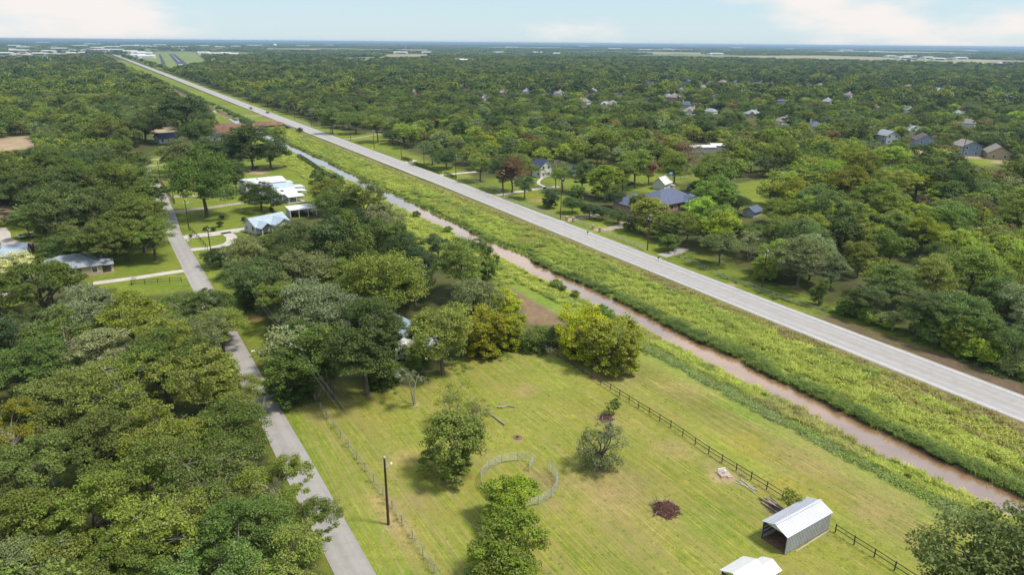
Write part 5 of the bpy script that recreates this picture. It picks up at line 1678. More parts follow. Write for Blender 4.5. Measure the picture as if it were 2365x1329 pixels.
# house, camper and shed hidden in the grove
house('tin-roofed cottage glimpsed among the grove trees', 938, 782, 6.5, 4.6, 2.5, 1.6, 'gable', m_greywall, m_bluemetal, rz=A90 + 0.2, ribs=12, name='cottage')
sh = house('small dark wooden shed beside the camper trailer', 987, 812, 3.2, 2.4, 2.1, 0.8, 'gable', m_darkwood, m_greywall, rz=E0 + 0.4, name='shed', cat='shed', windows=False)
add_door(sh, 0, -1.2, 'y-', 0.9, 1.8, m_greybark)
ct = thing('camper_trailer', 'old white camper trailer parked under the grove trees', 'trailer', (*G(925, 826)[0], 0.02), E0 + 0.5)
prof = [(-3.0, 0.55), (3.0, 0.55), (3.25, 1.3), (3.0, 2.45), (2.6, 2.72), (-2.7, 2.72), (-3.05, 2.4)]
mb = MB()
nP = len(prof)
mb.add([(x, s_ * 1.15, z) for s_ in (-1, 1) for x, z in prof],
       [tuple(range(nP)), tuple(range(2 * nP - 1, nP - 1, -1))] + [(i, i + nP, (i + 1) % nP + nP, (i + 1) % nP) for i in range(nP)])
mb.build('body', m_whitewall, ct)
MB().box((0, -1.165, 1.12), (5.9, 0.02, 0.22)).build('stripe', m_brownroof, ct)
for x in (-2.0, 0.2, 2.1):
    add_window(ct, x, -1.15, 1.85, 0.9, 0.55, 'y-', m_steel)
add_door(ct, -0.9, -1.15, 'y-', 0.65, 1.9, m_greywall)
MB().box((0.6, 0, 2.86), (0.9, 0.8, 0.28)).build('air_conditioner', m_greywall, ct)
for x in (-0.4, 0.45):
    for y in (-1.0, 1.0):
        MB().tube([(x, y - 0.1, 0.34), (x, y + 0.1, 0.34)], 0.34, 12).build('wheel', m_black, ct)
MB().bar((3.0, 0, 0.5), (4.1, 0, 0.45), 0.12).bar((4.0, 0, 0.0), (4.0, 0, 0.5), 0.08).build('hitch', m_darkwood, ct)
# blue hip-roofed house right of the highway
bh = house('large brick house with slate blue hip roofs', 1535, 478, 19, 13, 3.0, 3.6, 'hip', m_brick, m_blueroof, rz=E0 + 0.1, ov=0.7)
MB().box((-13.5, 3.0, 1.5), (10, 9, 3.0)).build('wing_wall', m_brick, bh)
hip_roof(MB(), 11, 10, 3.0, 2.9, 0.6, cx=-13.0, cy_=3.0).build('wing_roof', m_blueroof, bh)
hip_roof(MB(), 8, 8, 3.0, 2.2, 0.5, cx=6.0, cy_=-6.0).build('porch_roof', m_blueroof, bh)
MB().box((6.0, -6.0, 1.5), (7, 7, 2.98)).build('porch_wall', m_tanwall, bh)
ch = MB().box((6.8, 3.0, 4.2), (1.1, 1.3, 4.6)).build('chimney', m_tanwall, bh)
MB().box((6.8, 3.0, 6.6), (1.4, 1.6, 0.3)).build('chimney_cap', m_paleboard, ch)
# white dormer house
wh = house('white two-storey house with a dormer and navy roof', 1250, 407, 6.5, 6, 5.0, 2.2, 'gable', m_whitewall, m_navy, rz=A90 + 0.1)
d_ = gable_wall(2.6, 2.2, 1.6, 0.9).build('dormer', m_whitewall, wh)
d_.matrix_local = Matrix.Translation((0, -2.2, 4.7))
gable_roof(MB(), 2.6, 2.2, 1.6, 0.9, 0.25).build('dormer_roof', m_navy, wh).matrix_local = Matrix.Translation((0, -2.2, 4.72))
house('white garage beside the dormer house', 1304, 408, 7, 6, 2.7, 1.8, 'gable', m_whitewall, m_navy, rz=E0 + 0.1, name='garage', cat='garage', windows=False)
# small buildings around
sd = house('small white barn above the slate-roofed house', 1528, 435, 6.5, 5, 2.6, 2.2, 'gable', m_whitewall, m_whiteroof, rz=E0 + 0.4, name='barn', cat='barn', windows=False)
add_door(sd, 0, -2.5, 'y-', 2.2, 2.2, m_greywall)
house('little blue-roofed shed at the meadow corner', 1736, 499, 5, 4, 2.2, 1.3, 'gable', m_greywall, m_blueroof, rz=E0 + 0.2, name='shed', cat='shed', windows=False)
house('long low white-roofed shed among brown trees', 1612, 350, 17, 6, 2.8, 0.8, 'gable', m_whitewall, m_whiteroof, rz=0.1, name='shed', cat='shed', windows=False)
house('second long white-roofed shed among brown trees', 1668, 346, 14, 6, 2.8, 0.8, 'gable', m_whitewall, m_whiteroof, rz=0.1, name='shed', cat='shed', windows=False)
house('two-storey slate-blue house with a brown roof', 2130, 343, 11, 10, 5.4, 3.0, 'gable', m_slatewall, m_brownroof, rz=E0 + 0.75)
g2 = house('two-storey blue house with a tan roof behind the pole', 2228, 357, 11, 10, 5.2, 2.6, 'gable', m_slatewall, m_tanroof, rz=E0 + 0.95)
house('tan-roofed house with white dormers at the wood edge', 2300, 364, 15, 10, 3.4, 3.2, 'gable', m_tanwall, m_tanroof, rz=E0 + 0.6)
house('grey house half hidden left of the slate-blue house', 2046, 330, 9, 9, 5.0, 2.6, 'gable', m_greywall, m_greyroof, rz=E0 + 1.3)

# --- estate houses among the trees: four patterns, copied
est = []
for k, (wm_, rm_) in enumerate([(m_tanwall, m_greyroof), (m_brick, m_tanroof), (m_whitewall, m_greyroof), (m_greywall, m_blueroof), (m_whitewall, m_tanroof)]):
    p0 = G(*ESTATE_PX[k])[0]
    e_ = house('', 0, 0, 15, 11, 3.2, 3.6, 'hip', wm_, rm_, rz=E0 + 0.5 + k, loc=p0, windows=False)
    MB().box((0, -5.53, 1.6), (10.5, 0.06, 1.2)).build('window', m_glass, e_)
    MB().box((4.4, 2.0, 4.8), (1.1, 1.4, 5.6)).build('chimney', wm_, e_)
    gable_roof(MB(), 6, 5.5, 3.2, 2.4, 0.4).build('front_gable', rm_, e_).matrix_local = Matrix.Translation((-3.5, -4.2, 0)) @ Matrix.Rotation(math.pi / 2, 4, 'Z')
    gable_wall(5.6, 5.5, 3.2, 2.4).build('front_wing', wm_, e_).matrix_local = Matrix.Translation((-3.5, -3.9, 0)) @ Matrix.Rotation(math.pi / 2, 4, 'Z')
    est.append(e_)
EW = ['tan house with a grey hip roof', 'brick house with a tan hip roof', 'white house with a grey hip roof', 'grey house with a slate blue hip roof', 'white house with a tan hip roof']
for i, (x, y) in enumerate(ESTATE_PX):
    k = i % 5
    o = est[k] if i < 5 else copy_tree(est[k])
    p = G(x, y)[0]
    o.location = (p[0], p[1], 0.02)
    o.rotation_euler = (0, 0, E0 + rnd.choice([0.2, 0.9, 1.75, -0.4, 2.4]) + rnd.uniform(-0.15, 0.15))
    k_ = rnd.uniform(0.66, 0.85)
    o.scale = (k_, k_, k_ * rnd.uniform(0.95, 1.25))
    side = 'estate left' if x < 1400 else 'estate middle' if x < 1800 else 'estate right'
    row = 'far row' if y < 200 else 'middle rows' if y < 240 else 'near rows'
    tag(o, f'{EW[k]}, {row}, {side}', 'house', 'houses of the estate among the trees')

# --- airfield hangars and the buildings near the horizon
hang = [(300, 121, 60, 28, 7, 'cream'), (318, 124, 55, 26, 7, 'white'), (333, 126, 55, 30, 8, 'white'), (318, 131, 48, 24, 7, 'white'), (338, 134, 52, 26, 7, 'white'),
        (470, 125, 50, 26, 8, 'white'), (492, 127, 46, 24, 7, 'white'), (520, 126, 44, 22, 7, 'white'), (500, 146, 40, 22, 8, 'white'), (525, 149, 44, 16, 6, 'cream'), (540, 127, 36, 20, 6, 'cream')]
m_cream = mat('cream metal', (0.62, 0.57, 0.47), 0.7, 0.1, 0.2)
for i, (x, y, L, W, h, c) in enumerate(hang):
    o = house(f'{c} metal hangar {"left of the taxiway" if x < 400 else "right of the runway"}', x, y, L, W, h, 2.6, 'gable', m_cream if c == 'cream' else m_whitewall, m_whiteroof,
              rz=E0 + 0.2, name='hangar', cat='hangar', group='hangars of the airfield', windows=False, ov=0.3)
    MB().box((0, -W / 2 - 0.05, h * 0.4), (L * 0.6, 0.1, h * 0.8)).build('hangar_door', m_greywall, o)
town = TOWN
tb = []
for k, (wm_, rm_, L, W, h, lb) in enumerate([(m_whitewall, m_whiteroof, 55, 30, 8, 'long white-roofed building'), (m_cream, m_whiteroof, 40, 26, 7, 'cream-walled building'), (m_greywall, m_tanroof, 26, 18, 6, 'grey building with a tan roof'), (m_brick, m_brownroof, 34, 20, 7, 'red-brown brick building')]):
    o = house(lb, 0, 0, L, W, h, 2.5, 'gable', wm_, rm_, rz=E0, loc=G(*town[k])[0], name='building', cat='building', windows=False, ov=0.3)
    MB().box((0, -W / 2 - 0.05, h * 0.45), (L * 0.7, 0.1, h * 0.5)).build('window_band', m_glass, o)
    tb.append((o, lb))
for i, (x, y) in enumerate(town):
    k = (0 if rnd.random() < 0.5 else rnd.randrange(4)) if i > 3 else i
    o = tb[k][0] if i <= 3 else copy_tree(tb[k][0])
    p = G(x, y)[0]
    d_ = math.hypot(*p)
    o.location = (p[0], p[1], 0.02)
    o.rotation_euler = (0, 0, E0 * 0.3 + rnd.uniform(-0.3, 0.3))
    f_ = max(0.8, d_ / 3500)
    o.scale = (f_ * rnd.uniform(0.8, 1.3), f_, min(2.0, 0.7 + 0.3 * f_))
    reg = 'in the town left' if x < 280 else 'beyond the airfield' if x < 800 else 'below the middle skyline' if x < 1500 else 'below the right skyline'
    tag(o, f'{tb[k][1]} {reg}', 'building', 'far buildings ' + reg)
NTH = ['first', 'second', 'third', 'fourth', 'fifth', 'sixth', 'seventh', 'eighth', 'ninth', 'tenth', 'eleventh', 'twelfth', 'thirteenth', 'fourteenth', 'fifteenth', 'sixteenth', 'seventeenth', 'eighteenth']


def order_from_left(objs):
    """alike things: told apart by their order from the left"""
    sets = {}
    for o in objs:
        sets.setdefault(o['label'], []).append(o)
    for lb, os_ in sets.items():
        if 1 < len(os_) <= len(NTH):
            os_.sort(key=lambda o: o.location.x / max(1.0, o.location.y))
            for k, o in enumerate(os_):
                o['label'] = f'{lb}, {NTH[k]} from the left'


tops_ = [o for o in sc.objects if o.parent is None and 'label' in o]
order_from_left([o for o in tops_ if o.name.split('.')[0] in ('hangar', 'building', 'house')])
wt = thing('water_tower', 'white water tower standing above the woods beyond the airfield', 'water tower', (*G(636, 117)[0], 0))
MB().lathe((0, 0, 0), [(4.5, 0), (3.6, 3), (3.4, 20), (5.0, 23), (10, 26), (11.5, 30), (10, 34), (5, 37), (0.3, 38)], 20).build('tank', m_whitewall, wt, True)
MB().tube([(0, 0, 37.5), (0, 0, 41)], 0.25, 6).build('antenna', m_steel, wt)
for px, py, hh, lb in ((610, 113, 40, 'thin radio mast left of the water tower'), (270, 112, 60, 'thin radio mast above the highway end'), (937, 120, 40, 'thin radio mast by the long white sheds')):
    t_ = thing('radio_mast', lb, 'mast', (*G(px, py)[0], 0))
    MB().tube([(0, 0, 0), (0, 0, hh)], [1.2, 0.5], 5).build('mast', m_whitewall, t_)
    MB().box((0, 0, hh * 0.8), (3.5, 3.5, 1.2)).build('antenna_ring', m_whitewall, t_)
# ================================================================== THE PADDOCK AND ITS THINGS
def corrugated(mb, p0, p1, z0, z1, n, nx, ny, depth=0.05):
    """vertical ribs on a wall between ground points p0 and p1, standing out along (nx, ny)"""
    for k in range(n):
        u = (k + 0.5) / n
        x, y = p0[0] + (p1[0] - p0[0]) * u, p0[1] + (p1[1] - p0[1]) * u
        mb.bar((x + nx * depth * 0.5, y + ny * depth * 0.5, z0), (x + nx * depth * 0.5, y + ny * depth * 0.5, z1), 0.09, depth * 0.5)
    return mb


m_sheet = mat('grey-lilac galvanised sheet', (0.52, 0.54, 0.60), 0.45, 0.08, 0.7, metal=0.25, dirt=((0.33, 0.28, 0.26), 0.55), spec=0.5, streak=(1, 1, 0.3))
m_sheetroof = mat('pale galvanised roof sheet', (0.60, 0.61, 0.67), 0.42, 0.08, 0.6, metal=0.2, dirt=((0.45, 0.44, 0.46), 0.35), spec=0.5)
m_soil = mat('trodden red soil', (0.20, 0.115, 0.075), 0.95, 0.3, 2.0, bump=0.6)
sp = xy(40.5, 64.2)
shed = thing('metal_shed', 'grey corrugated metal shed open at one end, backing on the fence', 'shed', (sp[0], sp[1], 0), E0 + 0.03)
sL, sW, sH, sR = 8.2, 3.3, 2.55, 0.62
MB().box((0.2, 0, 0.02), (sL + 0.2, sW - 0.1, 0.05)).build('dirt_floor', m_soil, shed)
w1 = MB().box((0, -sW / 2, sH / 2 + 0.05), (sL, 0.03, sH - 0.1)); corrugated(w1, (-sL / 2, -sW / 2), (sL / 2, -sW / 2), 0.1, sH - 0.03, 27, 0, -1); w1.build('side_wall', m_sheet, shed)
w2 = MB().box((0, sW / 2, sH / 2 + 0.05), (sL, 0.03, sH - 0.1)); corrugated(w2, (-sL / 2, sW / 2), (sL / 2, sW / 2), 0.1, sH - 0.03, 27, 0, 1); w2.build('side_wall', m_sheet, shed)
bw = MB().add([(sL / 2, -sW / 2 + 0.02, 0.05), (sL / 2, sW / 2 - 0.02, 0.05), (sL / 2, sW / 2 - 0.02, sH), (sL / 2, 0, sH + sR), (sL / 2, -sW / 2 + 0.02, sH),
               (sL / 2 - 0.04, -sW / 2 + 0.02, 0.05), (sL / 2 - 0.04, sW / 2 - 0.02, 0.05), (sL / 2 - 0.04, sW / 2 - 0.02, sH), (sL / 2 - 0.04, 0, sH + sR), (sL / 2 - 0.04, -sW / 2 + 0.02, sH)],
              [(0, 1, 2, 3, 4), (9, 8, 7, 6, 5)])
bw.build('end_wall', m_sheet, shed)
for sg in (-1, 1):
    a, b_ = (-sL / 2 - 0.15, sg * (sW / 2 + 0.12), sH - 0.06), (sL / 2 + 0.15, sg * (sW / 2 + 0.12), sH - 0.06)
    c_, d_ = (sL / 2 + 0.15, 0, sH + sR), (-sL / 2 - 0.15, 0, sH + sR)
    poly = [a, b_, c_, d_] if sg < 0 else [b_, a, d_, c_]
    rf = MB().slab(poly, 0.04)
    for k in range(26):
        u = -sL / 2 + (k + 0.5) * sL / 26
        rf.bar((u, a[1], a[2] + 0.02), (u, sg * 0.03, sH + sR + 0.02), 0.08, 0.025)
    rf.build('roof_slope', m_sheetroof, shed)
MB().bar((-sL / 2 - 0.16, 0, sH + sR + 0.035), (sL / 2 + 0.16, 0, sH + sR + 0.035), 0.3, 0.05).build('ridge_cap', m_sheetroof, shed)
MB().add([(-sL / 2 - 0.02, -sW / 2, sH), (-sL / 2 - 0.02, sW / 2, sH), (-sL / 2 - 0.02, 0, sH + sR - 0.05), (-sL / 2 + 0.03, -sW / 2, sH), (-sL / 2 + 0.03, sW / 2, sH), (-sL / 2 + 0.03, 0, sH + sR - 0.05)],
         [(0, 2, 1), (3, 4, 5), (0, 1, 4, 3)]).build('gable_panel', m_sheet, shed)
for x in (-sL / 2 + 0.08, -1.3, 1.4, sL / 2 - 0.12):
    for y in (-sW / 2 + 0.08, sW / 2 - 0.08):
        MB().box((x, y, sH / 2), (0.1, 0.1, sH)).build('post', m_darkwood, shed)
for z in (0.75, 1.35, 1.95):
    MB().bar((-sL / 2 + 0.1, sW / 2 - 0.1, z), (sL / 2 - 0.1, sW / 2 - 0.1, z), 0.05, 0.14).build('girt', m_darkwood, shed)
MB().bar((-sL / 2 + 1.6, -sW / 2 - 0.35, 0.05), (sL / 2 - 0.3, -sW / 2 - 0.18, 0.05), 0.1, 0.06).build('base_board', m_paleboard, shed)

# white metal carport cut by the bottom edge
cpp = G(1712, 1366)[0]
c2 = thing('metal_carport', 'white-roofed metal carport at the bottom edge of the picture', 'carport', (cpp[0], cpp[1], 0), E0 + 0.05)
m_purple = mat('dark purple panel', (0.06, 0.035, 0.10), 0.6, 0.1, 2.0)
rf = gable_roof(MB(), 3.6, 3.0, 2.5, 0.75, 0.15, 0.05, ribs=0); rf.build('roof', m_whiteroof, c2)
gable_roof(MB(), 2.2, 2.4, 2.2, 0.55, 0.1, 0.05, ribs=0, cx=2.7, cy_=-0.6).build('lower_roof', m_whiteroof, c2)
MB().box((-1.75, 0, 1.2), (0.05, 2.9, 2.4)).build('end_wall', m_purple, c2)
posts(c2, [(-1.7, -1.4), (-1.7, 1.4), (1.7, -1.4), (1.7, 1.4), (3.7, -1.7), (3.7, 0.5)], 2.4, m_steel, 0.04)


# --- rail fences: every post and every rail a piece of its own
UNIT = {}


def unit_bar(m, w, h):
    key = (m.name, w, h)
    if key not in UNIT:
        mb = MB().box((0.5, 0, 0), (1, w, h))
        me = bpy.data.meshes.new('rail'); me.from_pydata(mb.v, [], mb.f); me.materials.append(m); me.update()
        UNIT[key] = me
    return UNIT[key]


def rail_fence(label, pts, m, post_h=1.25, rails=(0.55, 1.1), gap=2.6, post_w=0.11, rail_w=(0.045, 0.10), wob_=0.02, name='rail_fence', group=None):
    pts = [np.asarray(p, float) for p in pts]
    line = []
    for a, b_ in zip(pts[:-1], pts[1:]):
        n = max(1, int(round(np.linalg.norm(b_ - a) / gap)))
        line += [a + (b_ - a) * k / n for k in range(n)]
    line.append(pts[-1])
    line = [p + rng.normal(size=2) * wob_ for p in line]
    z = [float(ground_z(*st(p))) for p in line]
    root = thing(name, label, 'fence', (line[0][0], line[0][1], z[0]), 0, group)
    pm = unit_bar(m, post_w, post_w)
    rm = unit_bar(m, *rail_w)
    o0 = np.array([line[0][0], line[0][1], z[0]])
    tops = []
    for p, zz in zip(line, z):
        o = link('post', pm, root)
        o.location = (p[0] - o0[0], p[1] - o0[1], zz - o0[2] - 0.1)
        lean = rng.normal(size=2) * 0.02
        o.rotation_euler = (lean[0], -math.pi / 2 + lean[1], 0)
        o.scale = (post_h + 0.1 + rng.normal() * 0.03, 1, 1)
        tops.append(np.array([p[0] - o0[0], p[1] - o0[1], zz - o0[2]]))
    for a, b_ in zip(tops[:-1], tops[1:]):
        for hz in rails:
            j = rng.normal(size=2) * 0.015
            d = b_ - a
            L = np.linalg.norm(d)
            o = link('rail', rm, root)
            o.location = (a[0], a[1], a[2] + hz + j[0])
            o.rotation_euler = (0, -math.asin((d[2] + j[1] - j[0]) / L), math.atan2(d[1], d[0]))
            o.scale = (L, 1, 1)
    return root


fence_pts = [xy(105, 67.0), xy(95, 67.6), xy(80, 67.9), xy(66, 68.3), xy(58, 68.0), xy(43.2, 68.5)]
rail_fence('dark two-rail wooden fence running along the paddock to the shed', fence_pts, m_darkwood, gap=2.5)
rail_fence('dark two-rail fence continuing from the shed to the bottom edge', [xy(38.2, 68.6), xy(26, 68.7), xy(10, 68.9)], m_darkwood, gap=2.5)
rail_fence('short pale rail fence in the gap between the yellow trees', [G(1236, 806)[0], G(1262, 812)[0], G(1282, 820)[0]], m_paleboard, gap=2.0)
rail_fence('dark plank edging under the yellow tree', [G(1098, 828)[0], G(1120, 822)[0], G(1160, 816)[0], G(1178, 812)[0]], m_darkwood, post_h=0.45, rails=(0.15, 0.32), gap=1.8, name='plank_edging')
rail_fence('dark rail fence below the narrow drive', [G(305, 660)[0], G(365, 655)[0], G(420, 652)[0]], m_darkwood, gap=2.6)
rail_fence('brown wooden rail fence along the verge behind the highway', [G(1558, 588)[0], G(1580, 603)[0], G(1660, 640)[0], G(1758, 678)[0], G(1840, 706)[0], G(1905, 728)[0]], m_greybark, gap=3.0)
WF = [((1062, 412), (1100, 425), (1128, 434)), ((1132, 436), (1144, 440), (1156, 445)), ((1162, 462), (1200, 474), (1260, 496), (1306, 510)), ((1330, 516), (1350, 523), (1369, 530)), ((1390, 540), (1440, 560), (1452, 566)), ((1456, 566), (1475, 574), (1490, 582))]
WL = ['white rail fence before the rust brown tree', 'short white gate fence at the long concrete drive', 'long white rail fence along the dry lawn', 'short white rail fence between the brick gates',
      'white rail fence east of the second brick gate', 'last white rail fence before the highway pole']
for w_, lb in zip(WF, WL):
    rail_fence(lb, [G(*p)[0] for p in w_], m_paleboard, rails=(0.4, 0.8, 1.15), gap=2.6)
rail_fence('white rail fence behind the round grey-green tree', [G(1560, 415)[0], G(1605, 410)[0], G(1640, 418)[0]], m_paleboard, gap=3.0)
rail_fence('far grey rail fence beside the highway lawn', [G(868, 350)[0], G(905, 360)[0], G(948, 368)[0]], m_greybark, gap=3.0)
rail_fence('dark garden fence between the lane poles', [G(374, 425)[0], G(392, 455)[0], G(404, 470)[0]], m_darkwood, gap=2.6, post_h=1.5, rails=(0.3, 0.7, 1.1, 1.4))
rail_fence('thin dark fence across the mown lawn by the lane', [G(440, 532)[0], G(455, 548)[0], G(470, 565)[0], G(480, 578)[0]], m_darkwood, gap=3.0)
rail_fence('brown picket fence behind the white farmhouse', [G(684, 440)[0], G(700, 442)[0], G(714, 442)[0]], m_greybark, gap=1.2, post_h=1.6, rails=(0.4, 0.9, 1.4))
# wire fence along the lane
wp = [xy(s, 24.5 + 0.25 * math.sin(s / 9)) for s in np.arange(18, 106, 3.2)]
wf = thing('wire_fence', 'thin wire fence on grey posts between lane and paddock', 'fence', (wp[0][0], wp[0][1], 0))
for i, p in enumerate(wp):
    q = p - wp[0]
    MB().tube([(q[0], q[1], -0.1), (q[0] + rng.normal() * 0.04, q[1] + rng.normal() * 0.04, 1.25)], 0.06, 6).build('post', m_greybark, wf)
for hz in (0.3, 0.6, 0.9, 1.15):
    MB().tube([(p[0] - wp[0][0], p[1] - wp[0][1], hz + 0.02 * rng.normal()) for p in wp], 0.013, 4).build('wire', m_steel, wf)
# red-brown board fence and yard at the left edge
rbf = thing('board_fence', 'tall red-brown board fence beside the concrete yard', 'fence', (*G(30, 598)[0], 0))
m_redboard = mat('red-brown boards', (0.20, 0.065, 0.05), 0.85, 0.25, 3.0)
q0 = G(30, 598)[0]
line = smooth_path([G(30, 598)[0], G(50, 592)[0], G(70, 585)[0], G(80, 577)[0]], 0.5)
for a, b_ in zip(line[:-1], line[1:]):
    MB().bar((*(a - q0), 0.9), (*(b_ - q0), 0.9), 0.05, 1.8).build('board', m_redboard, rbf)

# --- round pen
pc = G(1199, 1117)[0]
PR, NPAN = 5.15, 14
pen = thing('round_pen', 'round livestock pen of silver pipe panels with one panel swung open', 'pen', (pc[0], pc[1], 0))
PL = 2 * PR * math.sin(math.pi / NPAN) - 0.06
pm_ = MB()
for z in (0.25, 0.48, 0.71, 0.94, 1.17, 1.4):
    pm_.tube([(0, 0, z), (PL, 0, z)], 0.02, 5)
for x in (0.0, PL * 0.5, PL):
    pm_.tube([(x, 0, 0.0), (x, 0, 1.42)], 0.026, 5)
pme = bpy.data.meshes.new('panel'); pme.from_pydata(pm_.v, [], pm_.f); pme.materials.append(m_steel); pme.update()
gap_dir = G(1247, 1078)[0] - pc
a_gap = math.atan2(gap_dir[1], gap_dir[0])
for k in range(NPAN):
    a0 = a_gap - math.pi / NPAN + 2 * math.pi * k / NPAN
    p0 = np.array([math.cos(a0), math.sin(a0)]) * PR
    a1 = a0 + 2 * math.pi / NPAN
    p1 = np.array([math.cos(a1), math.sin(a1)]) * PR
    o = link('panel', pme, pen)
    d = p1 - p0
    ang = math.atan2(d[1], d[0])
    if k == 0:
        p0, ang = p1, ang + math.pi - 1.25
    o.location = (p0[0], p0[1], 0.02)
    o.rotation_euler = (rng.normal() * 0.02, 0, ang)

# --- brush piles, logs, stump, well pad, lumber
m_twig = mat('reddish dead brush', (0.115, 0.055, 0.042), 0.95, 0.4, 6.0)


def brush_pile(label, px, py, rad, h, seed, n=170):
    r = np.random.default_rng(seed)
    root = thing('brush_pile', label, 'brush pile', (*G(px, py)[0], 0))
    mb = MB()
    prof = [(rad * 0.95, -0.02), (rad * 0.8, h * 0.25), (rad * 0.5, h * 0.5), (rad * 0.2, h * 0.62)]
    mb.lathe((0, 0, 0), prof, 14)
    mb.v = [(x * (1 + 0.2 * r.normal()), y * (1 + 0.2 * r.normal()), z) for x, y, z in mb.v]
    mb.build('mound', m_twig, root)
    tw = MB()
    for k in range(n):
        a, q = r.uniform(0, 6.28), rad * math.sqrt(r.random())
        z = h * (1 - (q / rad) ** 2) * r.uniform(0.3, 1.0) + 0.04
        d = unit(np.array([r.normal(), r.normal(), r.normal() * 0.35]))
        L = r.uniform(0.3, 0.9) * rad * 0.6
        c = np.array([math.cos(a) * q, math.sin(a) * q, z])
        tw.tube([c - d * L, c + r.normal(size=3) * 0.05, c + d * L], [0.03 * r.uniform(0.5, 1.6), 0.03, 0.008], 4)
    tw.build('branches', m_twig, root)
    lo = MB()
    for k in range(9):
        a = r.uniform(0, 6.28)
        c = np.array([math.cos(a), math.sin(a), 0]) * rad * r.uniform(0.5, 1.0) + np.array([0, 0, h * 0.3])
        d = unit(np.array([r.normal(), r.normal(), 0.25]))
        lo.tube([c - d * 0.6, c + d * 0.7], [0.05, 0.03], 5)
    lo.build('bleached_sticks', m_greybark, root)
    return root


brush_pile('round pile of reddish dead brush in the lower paddock', 1537, 1180, 1.75, 0.75, 1)
brush_pile('small pile of dark brush beside the sapling', 1400, 968, 1.15, 0.6, 2, 90)


def fallen_log(label, pts, r0, seed):
    r = np.random.default_rng(seed)
    g_ = [G(*p)[0] for p in pts]
    root = thing('fallen_log', label, 'log', (g_[0][0], g_[0][1], 0))
    P = [(*(q - g_[0]), r0 * (1 - 0.5 * i / len(g_))) for i, q in enumerate(g_)]
    MB().tube(P, [r0 * (1 - 0.65 * i / (len(g_) - 1)) for i in range(len(g_))], 8).build('log', m_greybark, root)
    for k in range(5):
        i = r.integers(1, len(P))
        e = np.array(P[i]) + np.array([r.normal() * 0.5, r.normal() * 0.5, r.uniform(0.05, 0.35)])
        MB().tube([P[i], e], [0.05, 0.012], 5).build('branch', m_greybark, root)


fallen_log('pale fallen log lying across, farther from the pen', [(1150, 943), (1160, 944), (1172, 941), (1190, 943)], 0.2, 3)
fallen_log('pale fallen log pointing at the round pen', [(1166, 984), (1155, 976), (1140, 964), (1127, 956)], 0.18, 4)
fallen_log('bleached dead branch leaning at the lane corner', [(735, 918), (740, 905), (752, 893), (765, 880)], 0.14, 5)
stp = thing('tree_stump', 'small stump in a bare ring right of the full tree', 'stump', (*G(1196, 1012)[0], 0))
MB().lathe((0, 0, -0.05), [(0.34, 0), (0.24, 0.12), (0.21, 0.38), (0.18, 0.4)], 10).build('stump', m_bark, stp)
MB().lathe((0, 0, 0), [(0.75, 0.0), (0.5, 0.06), (0.1, 0.09)], 12).build('soil_ring', m_soil, stp)
m_pinkslab = mat('pinkish concrete slab', (0.46, 0.34, 0.30), 0.9, 0.15, 1.5)
wpd = thing('well_pad', 'pinkish concrete well pad with a white pump by the fence', 'well', (*G(1673, 1099)[0], 0), E0 - 0.3)
MB().box((0, 0, 0.12), (1.5, 1.0, 0.26)).build('slab', m_pinkslab, wpd)
MB().box((0.45, -0.55, 0.09), (0.7, 0.5, 0.2)).build('step_slab', m_pinkslab, wpd)
MB().box((-0.1, 0.65, 0.35), (1.1, 0.12, 0.7)).build('pump_panel', m_trim, wpd)
MB().tube([(0.1, 0.1, 0.25), (0.1, 0.1, 0.6)], 0.12, 8).box((0.1, 0.1, 0.65), (0.35, 0.2, 0.14)).build('pump', m_trim, wpd)
m_oldboard = mat('old grey-pink boards', (0.33, 0.24, 0.20), 0.9, 0.35, 3.0, streak=(1, 1, 1))
lp = thing('lumber_pile', 'pile of old boards against the fence behind the shed', 'lumber', (*G(1788, 1172)[0], 0), 0)
for k in range(16):
    o_ = rng.normal(size=2) * np.array([0.45, 0.35])
    d = -DS + rng.normal(size=2) * 0.10
    d = d / np.linalg.norm(d) * rng.uniform(1.2, 2.0)
    z = 0.06 + 0.05 * (k // 3)
    MB().bar((o_[0] - d[0], o_[1] - d[1], z), (o_[0] + d[0], o_[1] + d[1], z + 0.03 * rng.normal()), 0.14, 0.04).build('board', m_oldboard if k % 3 else m_darkwood, lp)
pb = thing('pipe_bundle', 'few pale poles lying crossed beside the fence posts', 'poles', (*G(1722, 1122)[0], 0), 0)
for k in range(5):
    o_ = rng.normal(size=2) * 0.3
    d = -DS + rng.normal(size=2) * 0.22
    d = d / np.linalg.norm(d) * 1.5
    MB().tube([(o_[0] - d[0], o_[1] - d[1], 0.06), (o_[0] + d[0], o_[1] + d[1], 0.1)], 0.05, 6).build('pole', m_paleboard, pb)

# ================================================================== POLES AND LINES
m_polewood = mat('creosoted pole', (0.075, 0.042, 0.028), 0.85, 0.3, 2.0, streak=(1, 1, 0.1))
m_trans = mat('transformer grey', (0.50, 0.52, 0.54), 0.5, 0.08, 2.0)
m_wire, nt, out = ntree('line wire')
b = nd(nt, 'ShaderNodeBsdfPrincipled', {'Base Color': (0.16, 0.16, 0.16, 1), 'Roughness': 0.5})
nt.links.new(b.outputs[0], out.inputs[0])


